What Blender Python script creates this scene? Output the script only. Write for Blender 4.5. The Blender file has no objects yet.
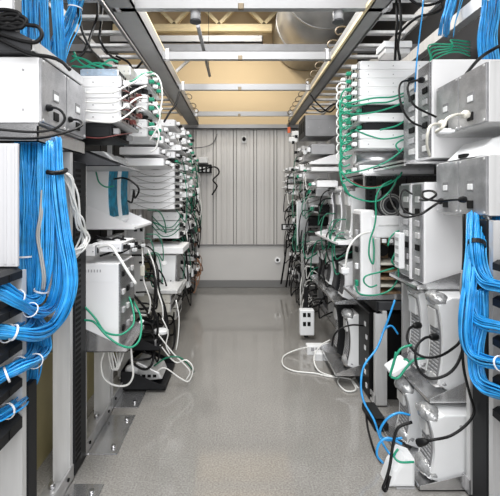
import bpy, bmesh, math, random
from mathutils import Vector, Matrix
random.seed(7)
SC = bpy.context.scene
COL = SC.collection
F, CX, CY, CAMZ = 400.0, 238.0, 197.0, 1.4      # focal length in pixels, principal point, eye height

def W(x, y, d):                                   # photo pixel at distance d -> place in the room (metres)
    return Vector(((x-CX)/F*d, d, CAMZ-(y-CY)/F*d))
def UX(x, d): return abs(x-CX)/F*d
def ZY(y, d): return CAMZ-(y-CY)/F*d

# ------------------------------------------------------------------ materials
def mat(name, col, rough=.5, metal=0., bump=0., bscale=60., var=0., vscale=8., coat=0., trans=0., stretch=None, alpha=None):
    m = bpy.data.materials.new(name); m.use_nodes = True
    nt = m.node_tree; b = nt.nodes['Principled BSDF']
    b.inputs['Base Color'].default_value = (*col, 1); b.inputs['Roughness'].default_value = rough
    b.inputs['Metallic'].default_value = metal; b.inputs['Coat Weight'].default_value = coat
    b.inputs['Transmission Weight'].default_value = trans
    tc = nt.nodes.new('ShaderNodeTexCoord'); src = tc.outputs['Object']
    if stretch:
        mp = nt.nodes.new('ShaderNodeMapping'); mp.inputs['Scale'].default_value = stretch
        nt.links.new(src, mp.inputs['Vector']); src = mp.outputs['Vector']
    if var:
        n = nt.nodes.new('ShaderNodeTexNoise'); n.inputs['Scale'].default_value = vscale; n.inputs['Detail'].default_value = 5
        nt.links.new(src, n.inputs['Vector'])
        r = nt.nodes.new('ShaderNodeValToRGB')
        r.color_ramp.elements[0].position = .3; r.color_ramp.elements[1].position = .7
        r.color_ramp.elements[0].color = (*[c*(1-var) for c in col], 1)
        r.color_ramp.elements[1].color = (*[min(1, c*(1+var)) for c in col], 1)
        nt.links.new(n.outputs['Fac'], r.inputs['Fac']); nt.links.new(r.outputs['Color'], b.inputs['Base Color'])
    if bump:
        n2 = nt.nodes.new('ShaderNodeTexNoise'); n2.inputs['Scale'].default_value = bscale
        nt.links.new(src, n2.inputs['Vector'])
        bp = nt.nodes.new('ShaderNodeBump'); bp.inputs['Strength'].default_value = bump; bp.inputs['Distance'].default_value = .01
        nt.links.new(n2.outputs['Fac'], bp.inputs['Height']); nt.links.new(bp.outputs['Normal'], b.inputs['Normal'])
    return m

def perforated(name, col, hole, scale, thr, rough, metal):
    m = mat(name, col, rough, metal)
    nt = m.node_tree; b = nt.nodes['Principled BSDF']
    tc = nt.nodes.new('ShaderNodeTexCoord'); v = nt.nodes.new('ShaderNodeTexVoronoi'); v.inputs['Scale'].default_value = scale
    v.inputs['Randomness'].default_value = .15
    nt.links.new(tc.outputs['Object'], v.inputs['Vector'])
    r = nt.nodes.new('ShaderNodeValToRGB'); r.color_ramp.elements[0].position = thr; r.color_ramp.elements[1].position = thr+.1
    r.color_ramp.elements[0].color = (*hole, 1); r.color_ramp.elements[1].color = (*col, 1)
    n = nt.nodes.new('ShaderNodeTexNoise'); n.inputs['Scale'].default_value = 9; n.inputs['Detail'].default_value = 6
    nt.links.new(tc.outputs['Object'], n.inputs['Vector'])
    r2 = nt.nodes.new('ShaderNodeValToRGB'); r2.color_ramp.elements[0].position = .35; r2.color_ramp.elements[1].position = .65
    r2.color_ramp.elements[0].color = (.62, .62, .63, 1); r2.color_ramp.elements[1].color = (1, 1, 1, 1)
    mx = nt.nodes.new('ShaderNodeMix'); mx.data_type = 'RGBA'; mx.blend_type = 'MULTIPLY'; mx.inputs['Factor'].default_value = 1
    nt.links.new(v.outputs['Distance'], r.inputs['Fac']); nt.links.new(n.outputs['Fac'], r2.inputs['Fac'])
    nt.links.new(r.outputs['Color'], mx.inputs['A']); nt.links.new(r2.outputs['Color'], mx.inputs['B'])
    nt.links.new(mx.outputs['Result'], b.inputs['Base Color'])
    return m

M = dict(
    white=mat('white_enamel', (.82, .82, .83), .38, var=.03, vscale=3),
    white_plastic=mat('white_plastic', (.78, .79, .8), .3, var=.04, vscale=5),
    ivory=mat('ivory_plastic', (.7, .68, .6), .4),
    beige=mat('beige_enamel', (.62, .6, .54), .45),
    grey=mat('grey_enamel', (.36, .36, .37), .45, var=.08),
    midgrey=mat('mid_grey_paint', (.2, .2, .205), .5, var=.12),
    darkgrey=mat('dark_grey_paint', (.05, .051, .055), .5, var=.15),
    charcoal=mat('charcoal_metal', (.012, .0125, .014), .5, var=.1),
    black=mat('black_plastic', (.006, .006, .0065), .45),
    void=mat('socket_black', (.004, .004, .004), .8),
    steel=mat('brushed_steel', (.62, .62, .63), .3, 1, bump=.08, bscale=25, var=.12, vscale=12),
    galv=mat('galvanised_steel', (.6, .6, .61), .34, .75, bump=.05, bscale=40, var=.18, vscale=14),
    alu=mat('pale_aluminium', (.66, .66, .66), .4, .35, var=.07, vscale=6, stretch=(6, 6, .5)),
    sheet=mat('polished_sheet_steel', (.7, .7, .71), .22, .9, bump=.06, bscale=14, var=.14, vscale=7),
    perf=perforated('perforated_steel', (.6, .6, .615), (.25, .25, .26), 230, .30, .36, .6),
    perfport=perforated('vented_steel', (.45, .45, .46), (.1, .1, .1), 120, .32, .36, .6),
    wrap=mat('clear_silver_plastic', (.36, .365, .37), .16, .3, bump=.8, bscale=45, var=.35, vscale=30, coat=.6),
    teal=mat('teal_translucent_plastic', (.0, .15, .25), .55, 0, var=.7, vscale=14),
    bluecover=mat('clear_blue_plastic', (.33, .42, .52), .2, 0, var=.2, vscale=30),
    blue=mat('blue_cable_jacket', (.018, .29, .68), .36, var=.22, vscale=24, coat=.1),
    bluepale=mat('pale_blue_cable_jacket', (.06, .40, .78), .36, var=.2, vscale=24, coat=.1),
    green=mat('green_wire_jacket', (.01, .26, .15), .4),
    greend=mat('dark_green_wire_jacket', (.008, .15, .085), .4),
    wcable=mat('white_cable_jacket', (.72, .72, .7), .4),
    gcable=mat('grey_cable_jacket', (.35, .35, .34), .4),
    red=mat('red_wire_jacket', (.17, .04, .036), .4),
    brown=mat('brown_wire_jacket', (.25, .12, .06), .45),
    tie=mat('white_nylon', (.85, .86, .88), .35),
    copper=mat('brown_circuit_board', (.3, .2, .12), .45, var=.4, vscale=60),
    tan=mat('tan_painted_panel', (.40, .34, .17), .6, var=.06),
    wood=mat('pale_painted_timber', (.75, .62, .38), .6, var=.1, vscale=10, stretch=(1, 6, 6)),
    deck=mat('brown_roof_deck', (.22, .17, .11), .8, var=.35, vscale=5, stretch=(6, .6, 1)),
    brass=mat('dull_brass', (.17, .135, .09), .45, .5),
    orange=mat('orange_plastic', (.6, .12, .04), .5),
    duct=mat('galvanised_duct', (.46, .46, .46), .36, .75, var=.15, vscale=3, bump=.03, bscale=6),
    beam=mat('grey_painted_channel', (.27, .27, .27), .45, .2, var=.1, vscale=4),
    bar=mat('pale_grey_channel', (.30, .30, .305), .4, .3, var=.06, vscale=4),
    cream=mat('cream_wall_paint', (.66, .51, .31), .7, var=.04, vscale=1.5),
    wallgrey=mat('grey_ribbed_metal_wall', (.60, .585, .57), .45, .1, var=.03, vscale=1.2, stretch=(6, 1, .3)),
    seam=mat('dark_panel_seam', (.2, .196, .19), .6),
    band=mat('pale_grey_wall_paint', (.62, .61, .60), .45, var=.03, vscale=2),
    base=mat('grey_rubber_skirting', (.2, .2, .2), .45),
    fluted=mat('dull_white_fluted_sheet', (.55, .55, .57), .5),
    sidewall=mat('shade_darkened_side_wall', (.035, .035, .038), .85),  # side walls coloured dark to stand in for the dim behind the racks
)
def floor_material():
    m = mat('speckled_grey_floor', (.3, .295, .29), .24, coat=.55)
    m.node_tree.nodes['Principled BSDF'].inputs['Coat Roughness'].default_value = .05
    nt = m.node_tree; b = nt.nodes['Principled BSDF']
    tc = nt.nodes.new('ShaderNodeTexCoord')
    n1 = nt.nodes.new('ShaderNodeTexNoise'); n1.inputs['Scale'].default_value = 110; n1.inputs['Detail'].default_value = 3
    n2 = nt.nodes.new('ShaderNodeTexNoise'); n2.inputs['Scale'].default_value = 2.2; n2.inputs['Detail'].default_value = 5
    r1 = nt.nodes.new('ShaderNodeValToRGB'); r1.color_ramp.elements[0].position = .3; r1.color_ramp.elements[1].position = .7
    r1.color_ramp.elements[0].color = (.18, .172, .16, 1); r1.color_ramp.elements[1].color = (.31, .30, .283, 1)
    r2 = nt.nodes.new('ShaderNodeValToRGB'); r2.color_ramp.elements[0].color = (.94, .94, .94, 1); r2.color_ramp.elements[1].color = (1.04, 1.04, 1.04, 1)
    r2.color_ramp.elements[0].position = .35; r2.color_ramp.elements[1].position = .65
    mx = nt.nodes.new('ShaderNodeMix'); mx.data_type = 'RGBA'; mx.blend_type = 'MULTIPLY'; mx.inputs['Factor'].default_value = 1
    for n in (n1, n2): nt.links.new(tc.outputs['Object'], n.inputs['Vector'])
    nt.links.new(n1.outputs['Fac'], r1.inputs['Fac']); nt.links.new(n2.outputs['Fac'], r2.inputs['Fac'])
    nt.links.new(r1.outputs['Color'], mx.inputs['A']); nt.links.new(r2.outputs['Color'], mx.inputs['B'])
    nt.links.new(mx.outputs['Result'], b.inputs['Base Color'])
    mr = nt.nodes.new('ShaderNodeMapRange'); mr.inputs['To Min'].default_value = .08; mr.inputs['To Max'].default_value = .13
    nt.links.new(n2.outputs['Fac'], mr.inputs['Value']); nt.links.new(mr.outputs['Result'], b.inputs['Roughness'])
    return m
M['floor'] = floor_material()
for k in ('black', 'charcoal', 'darkgrey', 'teal', 'void'): M[k].node_tree.nodes['Principled BSDF'].inputs['Specular IOR Level'].default_value = .22

# ------------------------------------------------------------------ mesh helpers
def box(bm, a, b, bev=0., seg=1):
    x0, x1 = sorted((a[0], b[0])); y0, y1 = sorted((a[1], b[1])); z0, z1 = sorted((a[2], b[2]))
    v = [bm.verts.new(p) for p in ((x0,y0,z0),(x1,y0,z0),(x1,y1,z0),(x0,y1,z0),(x0,y0,z1),(x1,y0,z1),(x1,y1,z1),(x0,y1,z1))]
    fs = [bm.faces.new([v[i] for i in q]) for q in ((0,3,2,1),(4,5,6,7),(0,1,5,4),(1,2,6,5),(2,3,7,6),(3,0,4,7))]
    if bev > 0:
        bev = min(bev, .45*min(x1-x0, y1-y0, z1-z0))
        es = list({e for f in fs for e in f.edges})
        bmesh.ops.bevel(bm, geom=es, offset=bev, segments=seg, affect='EDGES', profile=.5)
def prism(bm, pts, axis, a, b, bev=0., seg=1):
    # polygon of 2-D points swept along an axis ('x','y','z') from a to b
    def mk(p, t):
        return {'x': (t, p[0], p[1]), 'y': (p[0], t, p[1]), 'z': (p[0], p[1], t)}[axis]
    A = [bm.verts.new(mk(p, a)) for p in pts]; B = [bm.verts.new(mk(p, b)) for p in pts]
    fs = [bm.faces.new(A), bm.faces.new(B[::-1])]
    n = len(pts)
    for i in range(n): fs.append(bm.faces.new((A[i], B[i], B[(i+1) % n], A[(i+1) % n])))
    if bev:
        es = [e for f in fs[:2] for e in f.edges]
        bmesh.ops.bevel(bm, geom=list(set(es)), offset=bev, segments=seg, affect='EDGES', profile=.5)
    bmesh.ops.recalc_face_normals(bm, faces=bm.faces[:])
def smooth_path(pts, n=6):
    pts = [Vector(p) for p in pts]
    if len(pts) < 3: return pts
    out = []
    P = [pts[0]*2-pts[1]] + pts + [pts[-1]*2-pts[-2]]
    for i in range(1, len(P)-2):
        p0, p1, p2, p3 = P[i-1], P[i], P[i+1], P[i+2]
        for k in range(n):
            t = k/n
            out.append(.5*((2*p1)+(p2-p0)*t+(2*p0-5*p1+4*p2-p3)*t*t+(3*p1-p0-3*p2+p3)*t**3))
    out.append(pts[-1])
    return out
def frames(path):
    T = []
    for i in range(len(path)):
        t = path[min(i+1, len(path)-1)]-path[max(i-1, 0)]
        T.append(t.normalized() if t.length > 1e-9 else Vector((0, 0, 1)))
    ref = Vector((0, 1, 0)) if abs(T[0].y) < .85 else Vector((1, 0, 0))
    N = (ref-T[0]*ref.dot(T[0])).normalized(); out = []
    for t in T:
        N = N-t*N.dot(t)
        N = N.normalized() if N.length > 1e-6 else t.orthogonal().normalized()
        out.append((t, N, t.cross(N)))
    return out
def tube(bm, path, r, sides=6, caps=True):
    fr = frames(path); rings = []
    for i, (p, (t, n, b)) in enumerate(zip(path, fr)):
        rr = r[i] if isinstance(r, (list, tuple)) else r
        rings.append([bm.verts.new(p+n*(rr*math.cos(2*math.pi*k/sides))+b*(rr*math.sin(2*math.pi*k/sides))) for k in range(sides)])
    for A, B in zip(rings, rings[1:]):
        for k in range(sides):
            f = bm.faces.new((A[k], A[(k+1) % sides], B[(k+1) % sides], B[k])); f.smooth = True
    if caps: bm.faces.new(rings[0][::-1]); bm.faces.new(rings[-1])
def cyl(bm, a, b, r, sides=14): tube(bm, [Vector(a), Vector(b)], r, sides)
def blob(bm, c, rx, ry, rz, u=10, v=7):
    c = Vector(c); rows = []
    for j in range(1, v):
        th = math.pi*j/v
        rows.append([bm.verts.new(c+Vector((rx*math.sin(th)*math.cos(2*math.pi*i/u), ry*math.sin(th)*math.sin(2*math.pi*i/u), rz*math.cos(th)))) for i in range(u)])
    top = bm.verts.new(c+Vector((0, 0, rz))); bot = bm.verts.new(c-Vector((0, 0, rz)))
    fs = []
    for i in range(u):
        fs.append(bm.faces.new((top, rows[0][i], rows[0][(i+1) % u]))); fs.append(bm.faces.new((bot, rows[-1][(i+1) % u], rows[-1][i])))
    for A, B in zip(rows, rows[1:]):
        for i in range(u): fs.append(bm.faces.new((A[i], B[i], B[(i+1) % u], A[(i+1) % u])))
    for f in fs: f.smooth = True

def link(name, bm, m, parent=None, off=None):
    if off is not None: bmesh.ops.translate(bm, verts=bm.verts[:], vec=-Vector(off))
    me = bpy.data.meshes.new(name); bm.to_mesh(me); bm.free()
    me.materials.append(M[m] if isinstance(m, str) else m)
    o = bpy.data.objects.new(name, me); COL.objects.link(o)
    if parent: o.parent = parent
    return o
def tag(o, label, cat, group=None):
    o['label'] = label; o['category'] = cat
    if group: o['group'] = group
    return o
class Thing:
    """an Empty at the thing's base; part() hangs meshes given in room coordinates under it"""
    def __init__(s, name, label, cat, base, group=None):
        s.loc = Vector(base); s.o = bpy.data.objects.new(name, None); COL.objects.link(s.o)
        s.o.location = s.loc; s.o.empty_display_size = .05; tag(s.o, label, cat, group)
    def part(s, name, bm, m, parent=None, label=None):
        o = link(name, bm, m, parent or s.o, s.loc)
        if label: o['label'] = label
        return o
    def b(s, name, m, a, b, bev=0., parent=None, seg=1, label=None):
        bm = bmesh.new(); box(bm, a, b, bev, seg); return s.part(name, bm, m, parent, label)
def single(name, bm, m, label, cat, group=None):
    c = Vector((0, 0, 0)); n = 0; zmin = 1e9
    for v in bm.verts: c += v.co; n += 1; zmin = min(zmin, v.co.z)
    c /= n; c.z = zmin
    o = link(name, bm, m, None, c); o.location = c
    return tag(o, label, cat, group)
def struct(name, bm, m, parent=None):
    o = link(name, bm, m, parent)
    if not parent: o['kind'] = 'structure'
    return o
# ------------------------------------------------------------------ the room
YB = 6.2
HALF = 1.85
bm = bmesh.new(); box(bm, (-HALF-.1, -1.2, -.1), (HALF+.1, YB+.1, 0)); struct('floor', bm, 'floor')
bm = bmesh.new(); box(bm, (-HALF-.1, -1.2, 4.4), (HALF+.1, YB+.1, 4.5)); struct('ceiling', bm, 'deck')
bm = bmesh.new(); box(bm, (-HALF-.1, -1.2, 0), (-HALF, YB, 4.4)); struct('wall_left', bm, 'sidewall')
bm = bmesh.new(); box(bm, (HALF, -1.2, 0), (HALF+.1, YB, 4.4)); struct('wall_right', bm, 'sidewall')
# back wall: pale band below, ribbed grey metal sheets to 2.44 m, cream wall above
bm = bmesh.new(); box(bm, (-HALF, YB, 0), (HALF, YB+.1, .66)); wb = struct('wall_back', bm, 'band')
bm = bmesh.new(); box(bm, (-HALF, YB, 2.46), (HALF, YB+.1, 4.4)); struct('upper_wall', bm, 'cream', wb)
bm = bmesh.new(); prof = []
x = -HALF; ribs = []
seams = [-.36+.312*k for k in range(-4, 8)]
prof.append((-HALF, YB-.004))
for sx in seams:
    if sx < -HALF+.06 or sx > HALF-.34: continue
    for (dx, dy) in ((-.034, -.004), (-.026, -.016), (.026, -.016), (.034, -.004),
                     (.09, -.004), (.115, -.010), (.135, -.010), (.150, -.004), (.18, -.004), (.195, -.010), (.215, -.010), (.24, -.004)):
        prof.append((sx+dx, YB+dy))
prof.append((HALF, YB-.004))
lo = [bm.verts.new((p[0], p[1], .66)) for p in prof]; hi = [bm.verts.new((p[0], p[1], 2.46)) for p in prof]
for i in range(len(prof)-1): bm.faces.new((lo[i], lo[i+1], hi[i+1], hi[i]))
b0 = [bm.verts.new((-HALF, YB+.1, z)) for z in (.66, 2.46)]; b1 = [bm.verts.new((HALF, YB+.1, z)) for z in (.66, 2.46)]
bm.faces.new((b0[0], b0[1], b1[1], b1[0]))
struct('ribbed_panel', bm, 'wallgrey', wb)
for sx in seams:
    if sx < -HALF+.06 or sx > HALF-.34: continue
    bm = bmesh.new(); box(bm, (sx+.017, YB-.018, .66), (sx+.025, YB-.004, 2.46)); box(bm, (sx-.025, YB-.018, .66), (sx-.014, YB-.004, 2.46))
    struct('panel_seam', bm, 'seam', wb)
bm = bmesh.new(); box(bm, (-HALF, YB-.018, 0), (HALF, YB, .115), .004); struct('baseboard_back', bm, 'base')
bm = bmesh.new(); box(bm, (-HALF, YB-.03, .652), (HALF, YB, .668), .002); struct('trim_1', bm, 'midgrey')
bm = bmesh.new(); box(bm, (-HALF, YB-.09, 2.44), (HALF, YB, 2.452)); box(bm, (-HALF, YB-.09, 2.44), (HALF, YB-.08, 2.51)); struct('trim_2', bm, 'bar')

# small fittings on the back wall
t = Thing('wall_camera', 'small black ball shaped camera high up on the grey ribbed back wall', 'camera', W(244, 137, YB-.03))
t.b('mount', 'alu', W(241.5, 136, YB-.03), W(246.5, 143, YB-.012), .004)
bm = bmesh.new(); blob(bm, W(244, 139, YB-.05), .03, .03, .034); t.part('ball', bm, 'black')
t = Thing('wall_socket', 'small round grey cable outlet low on the pale band of the back wall', 'socket', W(277.5, 262, YB))
bm = bmesh.new(); cyl(bm, W(277.5, 260, YB), W(277.5, 260, YB-.02), .045); t.part('plate', bm, 'alu')
bm = bmesh.new(); cyl(bm, W(277.5, 260, YB-.018), W(277.5, 260, YB-.04), .022); t.part('hole', bm, 'black')
t = Thing('junction_box', 'white wall mounted junction box on back wall beyond the left racks', 'box', W(203, 165, 6.05))
t.b('housing', 'white_plastic', W(198, 157, 6.03), W(208.5, 164, YB-.005), .01)
for k in range(3): t.b('connector', 'white_plastic', W(199+k*4, 167, 6.05), W(201.6+k*4, 172, 6.12), .006)
t.b('plate', 'black', W(198, 164.3, 6.08), W(212, 173.2, YB-.005), .006)

# ------------------------------------------------------------------ overhead steelwork
ZO = 2.5
def hooks(t, s, u, ys):
    for y in ys:
        bm = bmesh.new(); zb = ZO+.07
        tube(bm, smooth_path([(s*u, y, zb), (s*(u-.05), y, zb), (s*(u-.075), y, zb-.03), (s*(u-.06), y, zb-.055), (s*(u-.03), y, zb-.045)], 4), .006, 5)
        t.part('hook', bm, 'brass')
def beam(s, ua, ub, label):
    t = Thing('overhead_beam', label, 'beam', (s*(ua+ub)/2, 3.8, ZO))
    bm = bmesh.new(); box(bm, (s*ua, 1.3, ZO), (s*ub, YB-.1, ZO+.012)); box(bm, (s*ua, 1.3, ZO), (s*(ua+.01), YB-.1, ZO+.1)); box(bm, (s*(ub-.01), 1.3, ZO), (s*ub, YB-.1, ZO+.1))
    t.part('channel', bm, 'beam'); return t
t = beam(-1, .60, .755, 'dark grey overhead channel running along the left edge of the aisle')
t.b('edge_strip', 'wood', (-.60, 1.3, ZO+.1), (-.62, YB-.1, ZO+.112)); hooks(t, -1, .60, [4.55, 5.0, 5.3])
t = beam(1, .765, .865, 'dark grey overhead channel with brass hooks along the right edge of the aisle')
t.b('edge_strip', 'wood', (.745, 1.3, ZO-.002), (.763, YB-.1, ZO+.02)); hooks(t, 1, .745, [2.75+.24*k for k in range(12)])
names = ['nearest and widest pale grey crossbar above the aisle, cut by the top of the photo', 'second pale grey crossbar above the aisle, below the dark strut',
         'third pale grey crossbar above the aisle, in front of the cream wall', 'farthest pale grey crossbar above the aisle, nearest the ribbed wall']
for i, (y, xa, xb) in enumerate(((2.33, -.74, .90), (3.19, -.60, .745), (4.10, -.60, .745), (5.42, -.60, .745))):
    t = Thing('crossbar', names[i], 'crossbar', (.07, y, ZO), 'crossbars spanning the aisle')
    bm = bmesh.new(); prism(bm, [(y, ZO), (y+.045, ZO), (y+.045, ZO+.06), (y+.036, ZO+.06), (y+.036, ZO+.01), (y+.009, ZO+.01), (y+.009, ZO+.06), (y, ZO+.06)], 'x', xa, xb); t.part('channel', bm, 'bar')
    t.b('clip', 'brass', (-.0, y-.004, ZO-.006), (.035, y+.02, ZO+.03), .003)
    for e in (xa+.02, xb-.05): t.b('end_bracket', 'steel', (e, y-.006, ZO-.004), (e+.03, y+.05, ZO+.085), .003)
for i, px in enumerate((195.5, 338)):
    c = W(px, 14, 2.38)
    t = Thing('hanger_cup', ('left' if i == 0 else 'right')+' grey cylindrical hanger cup under the nearest crossbar', 'hanger', c)
    bm = bmesh.new(); cyl(bm, (c.x, c.y, ZO-.06), (c.x, c.y, ZO+.005), .03, 18); t.part('cup', bm, 'grey')
    bm = bmesh.new(); cyl(bm, (c.x, c.y, ZO-.062), (c.x, c.y, ZO-.05), .033, 18); t.part('rim', bm, 'darkgrey')
t = Thing('hanging_rod', 'dark horizontal metal rod hung above the crossbars at left of the aisle', 'rod', (-.31, 3.8, 2.74))
bm = bmesh.new(); cyl(bm, (-.315, 3.15, 2.75), (-.315, 4.45, 2.75), .016); t.part('rod', bm, 'midgrey')
bm = bmesh.new(); cyl(bm, (-.315, 3.2, 2.75), (-.315, 3.2, 4.4), .005, 6); t.part('suspension_wire', bm, 'darkgrey')
bm = bmesh.new(); cyl(bm, (-.315, 4.3, 2.75), (-.315, 4.3, 4.4), .003, 6); t.part('suspension_wire', bm, 'darkgrey')
bm = bmesh.new(); tube(bm, smooth_path([W(189, 60, 5.3), W(180, 68, 5.1), W(172, 76, 4.9), W(170, 84, 4.85), W(171, 98, 4.8)]), .022, 8)
single('conduit', bm, 'grey', 'bent grey conduit pipe dropping to the left overhead channel', 'pipe')
t = Thing('steel_strut', 'dark steel strut across the aisle behind the second crossbar', 'strut', (0, 4.0, 2.85))
bm = bmesh.new(); prism(bm, [(4.0, 2.86), (4.06, 2.86), (4.06, 2.93), (4.05, 2.93), (4.05, 2.87), (4.01, 2.87), (4.01, 2.93), (4.0, 2.93)], 'x', -HALF, HALF); t.part('channel', bm, 'midgrey')
t = Thing('ledge_tray', 'pale grey metal tray high across the aisle under the timber truss', 'tray', (-.6, 5.0, 3.32))
bm = bmesh.new(); box(bm, (-1.6, 5.0, 3.33), (.31, 5.2, 3.345)); box(bm, (-1.6, 5.0, 3.33), (.31, 5.012, 3.42)); box(bm, (-1.6, 5.19, 3.33), (.31, 5.2, 3.42)); box(bm, (.30, 5.0, 3.33), (.31, 5.2, 3.42)); t.part('trough', bm, 'grey')
t = Thing('roof_truss', 'cream timber roof truss with zigzag webs high at the back', 'truss', (-.5, 5.9, 3.82))
t.b('bottom_chord', 'wood', (-1.84, 5.86, 3.83), (.5, 5.94, 3.94), .006)
t.b('top_chord', 'wood', (-1.84, 5.86, 4.28), (.5, 5.94, 4.385), .006)
x = -1.6; k = 0
while x < .45:
    x2 = x+.33; bm = bmesh.new()
    a, b_ = ((x, 3.94), (x2, 4.28)) if k % 2 == 0 else ((x, 4.28), (x2, 3.94))
    prism(bm, [(a[0]-.035, a[1]), (a[0]+.035, a[1]), (b_[0]+.035, b_[1]), (b_[0]-.035, b_[1])], 'y', 5.87, 5.93); t.part('web', bm, 'wood'); x = x2; k += 1
t = Thing('air_duct', 'big round galvanised air duct under the roof at right of the aisle', 'duct', (1.02, 5.2, 3.35))
bm = bmesh.new(); tube(bm, [Vector((1.02, 4.2, 3.83)), Vector((1.02, 6.15, 3.83))], .49, 40); t.part('pipe', bm, 'duct')
for y in (4.6, 5.5): bm = bmesh.new(); tube(bm, [Vector((1.02, y, 3.83)), Vector((1.02, y+.03, 3.83))], .498, 40); t.part('seam_band', bm, 'duct')
def ladder(s, ua, ub, z, label):
    t = Thing('cable_ladder', label, 'cable ladder', (s*(ua+ub)/2, 3.7, z))
    for u in (ua, ub):
        bm = bmesh.new(); box(bm, (s*u-.012, 1.2, z), (s*u+.012, YB-.15, z+.09), .004); t.part('side_rail', bm, 'bar')
    y = 1.45
    while y < YB-.2:
        t.b('rung', 'alu', (s*ua, y, z+.012), (s*ub, y+.05, z+.035), .003); y += .26
ladder(-1, .86, 1.22, 2.62, 'pale overhead cable ladder above the left row of racks')
ladder(1, .96, 1.27, 2.62, 'pale overhead cable ladder above the right row of racks')
t = Thing('support_rail', 'thick pale steel rail overhead at far upper right beside the blue bundle', 'rail', (1.58, 3, 2.62))
bm = bmesh.new(); prism(bm, [(1.53, 2.6), (1.60, 2.6), (1.60, 2.69), (1.53, 2.69)], 'y', 1.2, YB-.15, .006); t.part('rail', bm, 'alu')

# ------------------------------------------------------------------ rack frames
ORD = ['nearest', 'second', 'third', 'fourth', 'fifth', 'sixth', 'seventh', 'eighth']
def rack(s, y0, y1, u, side, i, h=2.3, plates=True, w=.12, hn=None):
    lab = '%s silver open rack frame of the %s row, counted from the front' % (ORD[i], side)
    t = Thing('rack_frame', lab, 'rack', (s*(u+.3), (y0+y1)/2, 0), 'open rack frames')
    hn = hn or h
    for y, h in ((y0, hn), (y1-.03, h)):
        bm = bmesh.new(); prism(bm, [(s*u, y), (s*(u+w), y), (s*(u+w), y+.03), (s*(u+w-.012), y+.03), (s*(u+w-.012), y+.008), (s*(u+.012), y+.008), (s*(u+.012), y+.03), (s*u, y+.03)], 'z', 0, h)
        t.part('upright', bm, 'alu')
    if hn == h: t.b('top_bar', 'alu', (s*(u+w-.03), y0, h), (s*(u+w), y1, h+.02), .003)
    bm = bmesh.new(); box(bm, (s*(u-.005), y0, 0), (s*(u+.003), y1, .075)); box(bm, (s*(u-.005), y0, 0), (s*(u+w+.02), y1, .008)); t.part('base_channel', bm, 'galv')
    for yy in (y0+.06, y1-.07):
        bm = bmesh.new(); cyl(bm, (s*(u+.07), yy, .008), (s*(u+.07), yy, .03), .016, 6); t.part('bolt', bm, 'steel')
        bm = bmesh.new(); cyl(bm, (s*(u-.006), yy, .045), (s*(u-.012), yy, .045), .009, 8); t.part('bolt', bm, 'void')
    if plates:
        bp = t.b('floor_plate', 'sheet', (s*(u-.17), y0+.02, 0), (s*(u-.005), y1-.04, .006), .002)
        for yy in (y0+.08, y1-.1):
            bm = bmesh.new(); cyl(bm, (s*(u-.13), yy, .006), (s*(u-.13), yy, .02), .013, 6); t.part('bolt', bm, 'steel', bp)
    bm = bmesh.new(); box(bm, (s*(u+.62), y0, .9), (s*(u+.635), y1, h)); t.part('shade_backing', bm, 'charcoal')  # charcoal backing added so the space behind the rack looks dim
    return t
LR = [(1.52, 1.985), (2.15, 2.6), (2.63, 3.12), (3.15, 3.65), (3.68, 4.18), (4.21, 4.7), (4.73, 5.22), (5.25, 5.8)]
for i, (a, b_) in enumerate(LR): rack(-1, a, b_, .82 if i == 0 else .825 if i == 1 else .83 if i == 2 else 1.0, 'left', i, h=(1.62, 1.0, 1.1)[i] if i < 3 else 2.3, plates=i < 3, w=.085 if i == 0 else .10 if i < 3 else .03, hn=(1.12, 1.58)[i] if i < 2 else None)
RR = [(1.15, 1.73), (1.87, 2.655), (2.67, 3.3), (3.33, 3.95), (3.98, 4.6), (4.63, 5.25), (5.28, 5.9)]
for i, (a, b_) in enumerate(RR): rack(1, a, b_, 1.085 if i < 2 else .915 if i == 2 else 1.05, 'right', i, h=1.30 if i < 2 else .62 if i == 2 else 2.3, plates=False, w=.10 if i < 2 else .08)
def slotduct(s, u, y0, y1, z0, z1, label, slots=True, deep=.05):
    t = Thing('slotted_cable_duct', label, 'cable duct', (s*u, (y0+y1)/2, z0))
    t.b('channel', 'charcoal', (s*u, y0, z0), (s*(u+deep), y1, z1), .004)
    if slots:
        z = z0+.06; k = 0
        while z < z1-.04 and k < 60:
            t.b('slot', 'void', (s*(u-.0015), y0+.012, z), (s*(u+.004), y0+.075, z+.014)); z += .027; k += 1
slotduct(-1, .812, 1.99, 2.14, .01, 1.58, 'black upright slotted cable duct between first and second left racks')
slotduct(-1, .818, 1.56, 1.63, .01, .66, 'plain black upright strip at lower left beside the tan panel', False, .03)
slotduct(1, 1.086, 1.745, 1.855, .0, 1.3, 'black upright cable duct at lower right beside the blue loops', False, .03)
slotduct(1, .90, 3.305, 3.325, .0, 1.0, 'thin black upright slotted strip beside the right silver post', False, .05)
bm = bmesh.new(); box(bm, (-1.03, 1.66, 0), (-1.05, 5.9, .86)); 
single('low_partition', bm, 'tan', 'long tan painted low partition behind the left rack posts', 'partition')
LN = ['topmost', 'second', 'third', 'fourth', 'lowest']
def finger(s, u, y0, y1, z, th, label, grp):
    t = Thing('cable_finger', label, 'cable holder', (s*(u+.03), (y0+y1)/2, z), grp)
    bm = bmesh.new(); prism(bm, [(s*u, z), (s*(u+.12), z), (s*(u+.12), z+th), (s*(u+.02), z+th), (s*u, z+th*.7)], 'y', y0, y1, .003); t.part('bar', bm, 'charcoal')
    for k in range(5): t.b('rib', 'black', (s*(u-.003), y0+.04+k*(y1-y0-.06)/5, z+.004), (s*(u+.01), y0+.052+k*(y1-y0-.06)/5, z+th*.65))
for i, z in enumerate((1.095, .965, .825, .685, .53)):
    finger(-1, .815, 1.1, 1.515, z, .04 if i < 4 else .055, '%s black cable holder bar at the left edge among blue cables' % LN[i], 'black cable holders at left edge')
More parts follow.
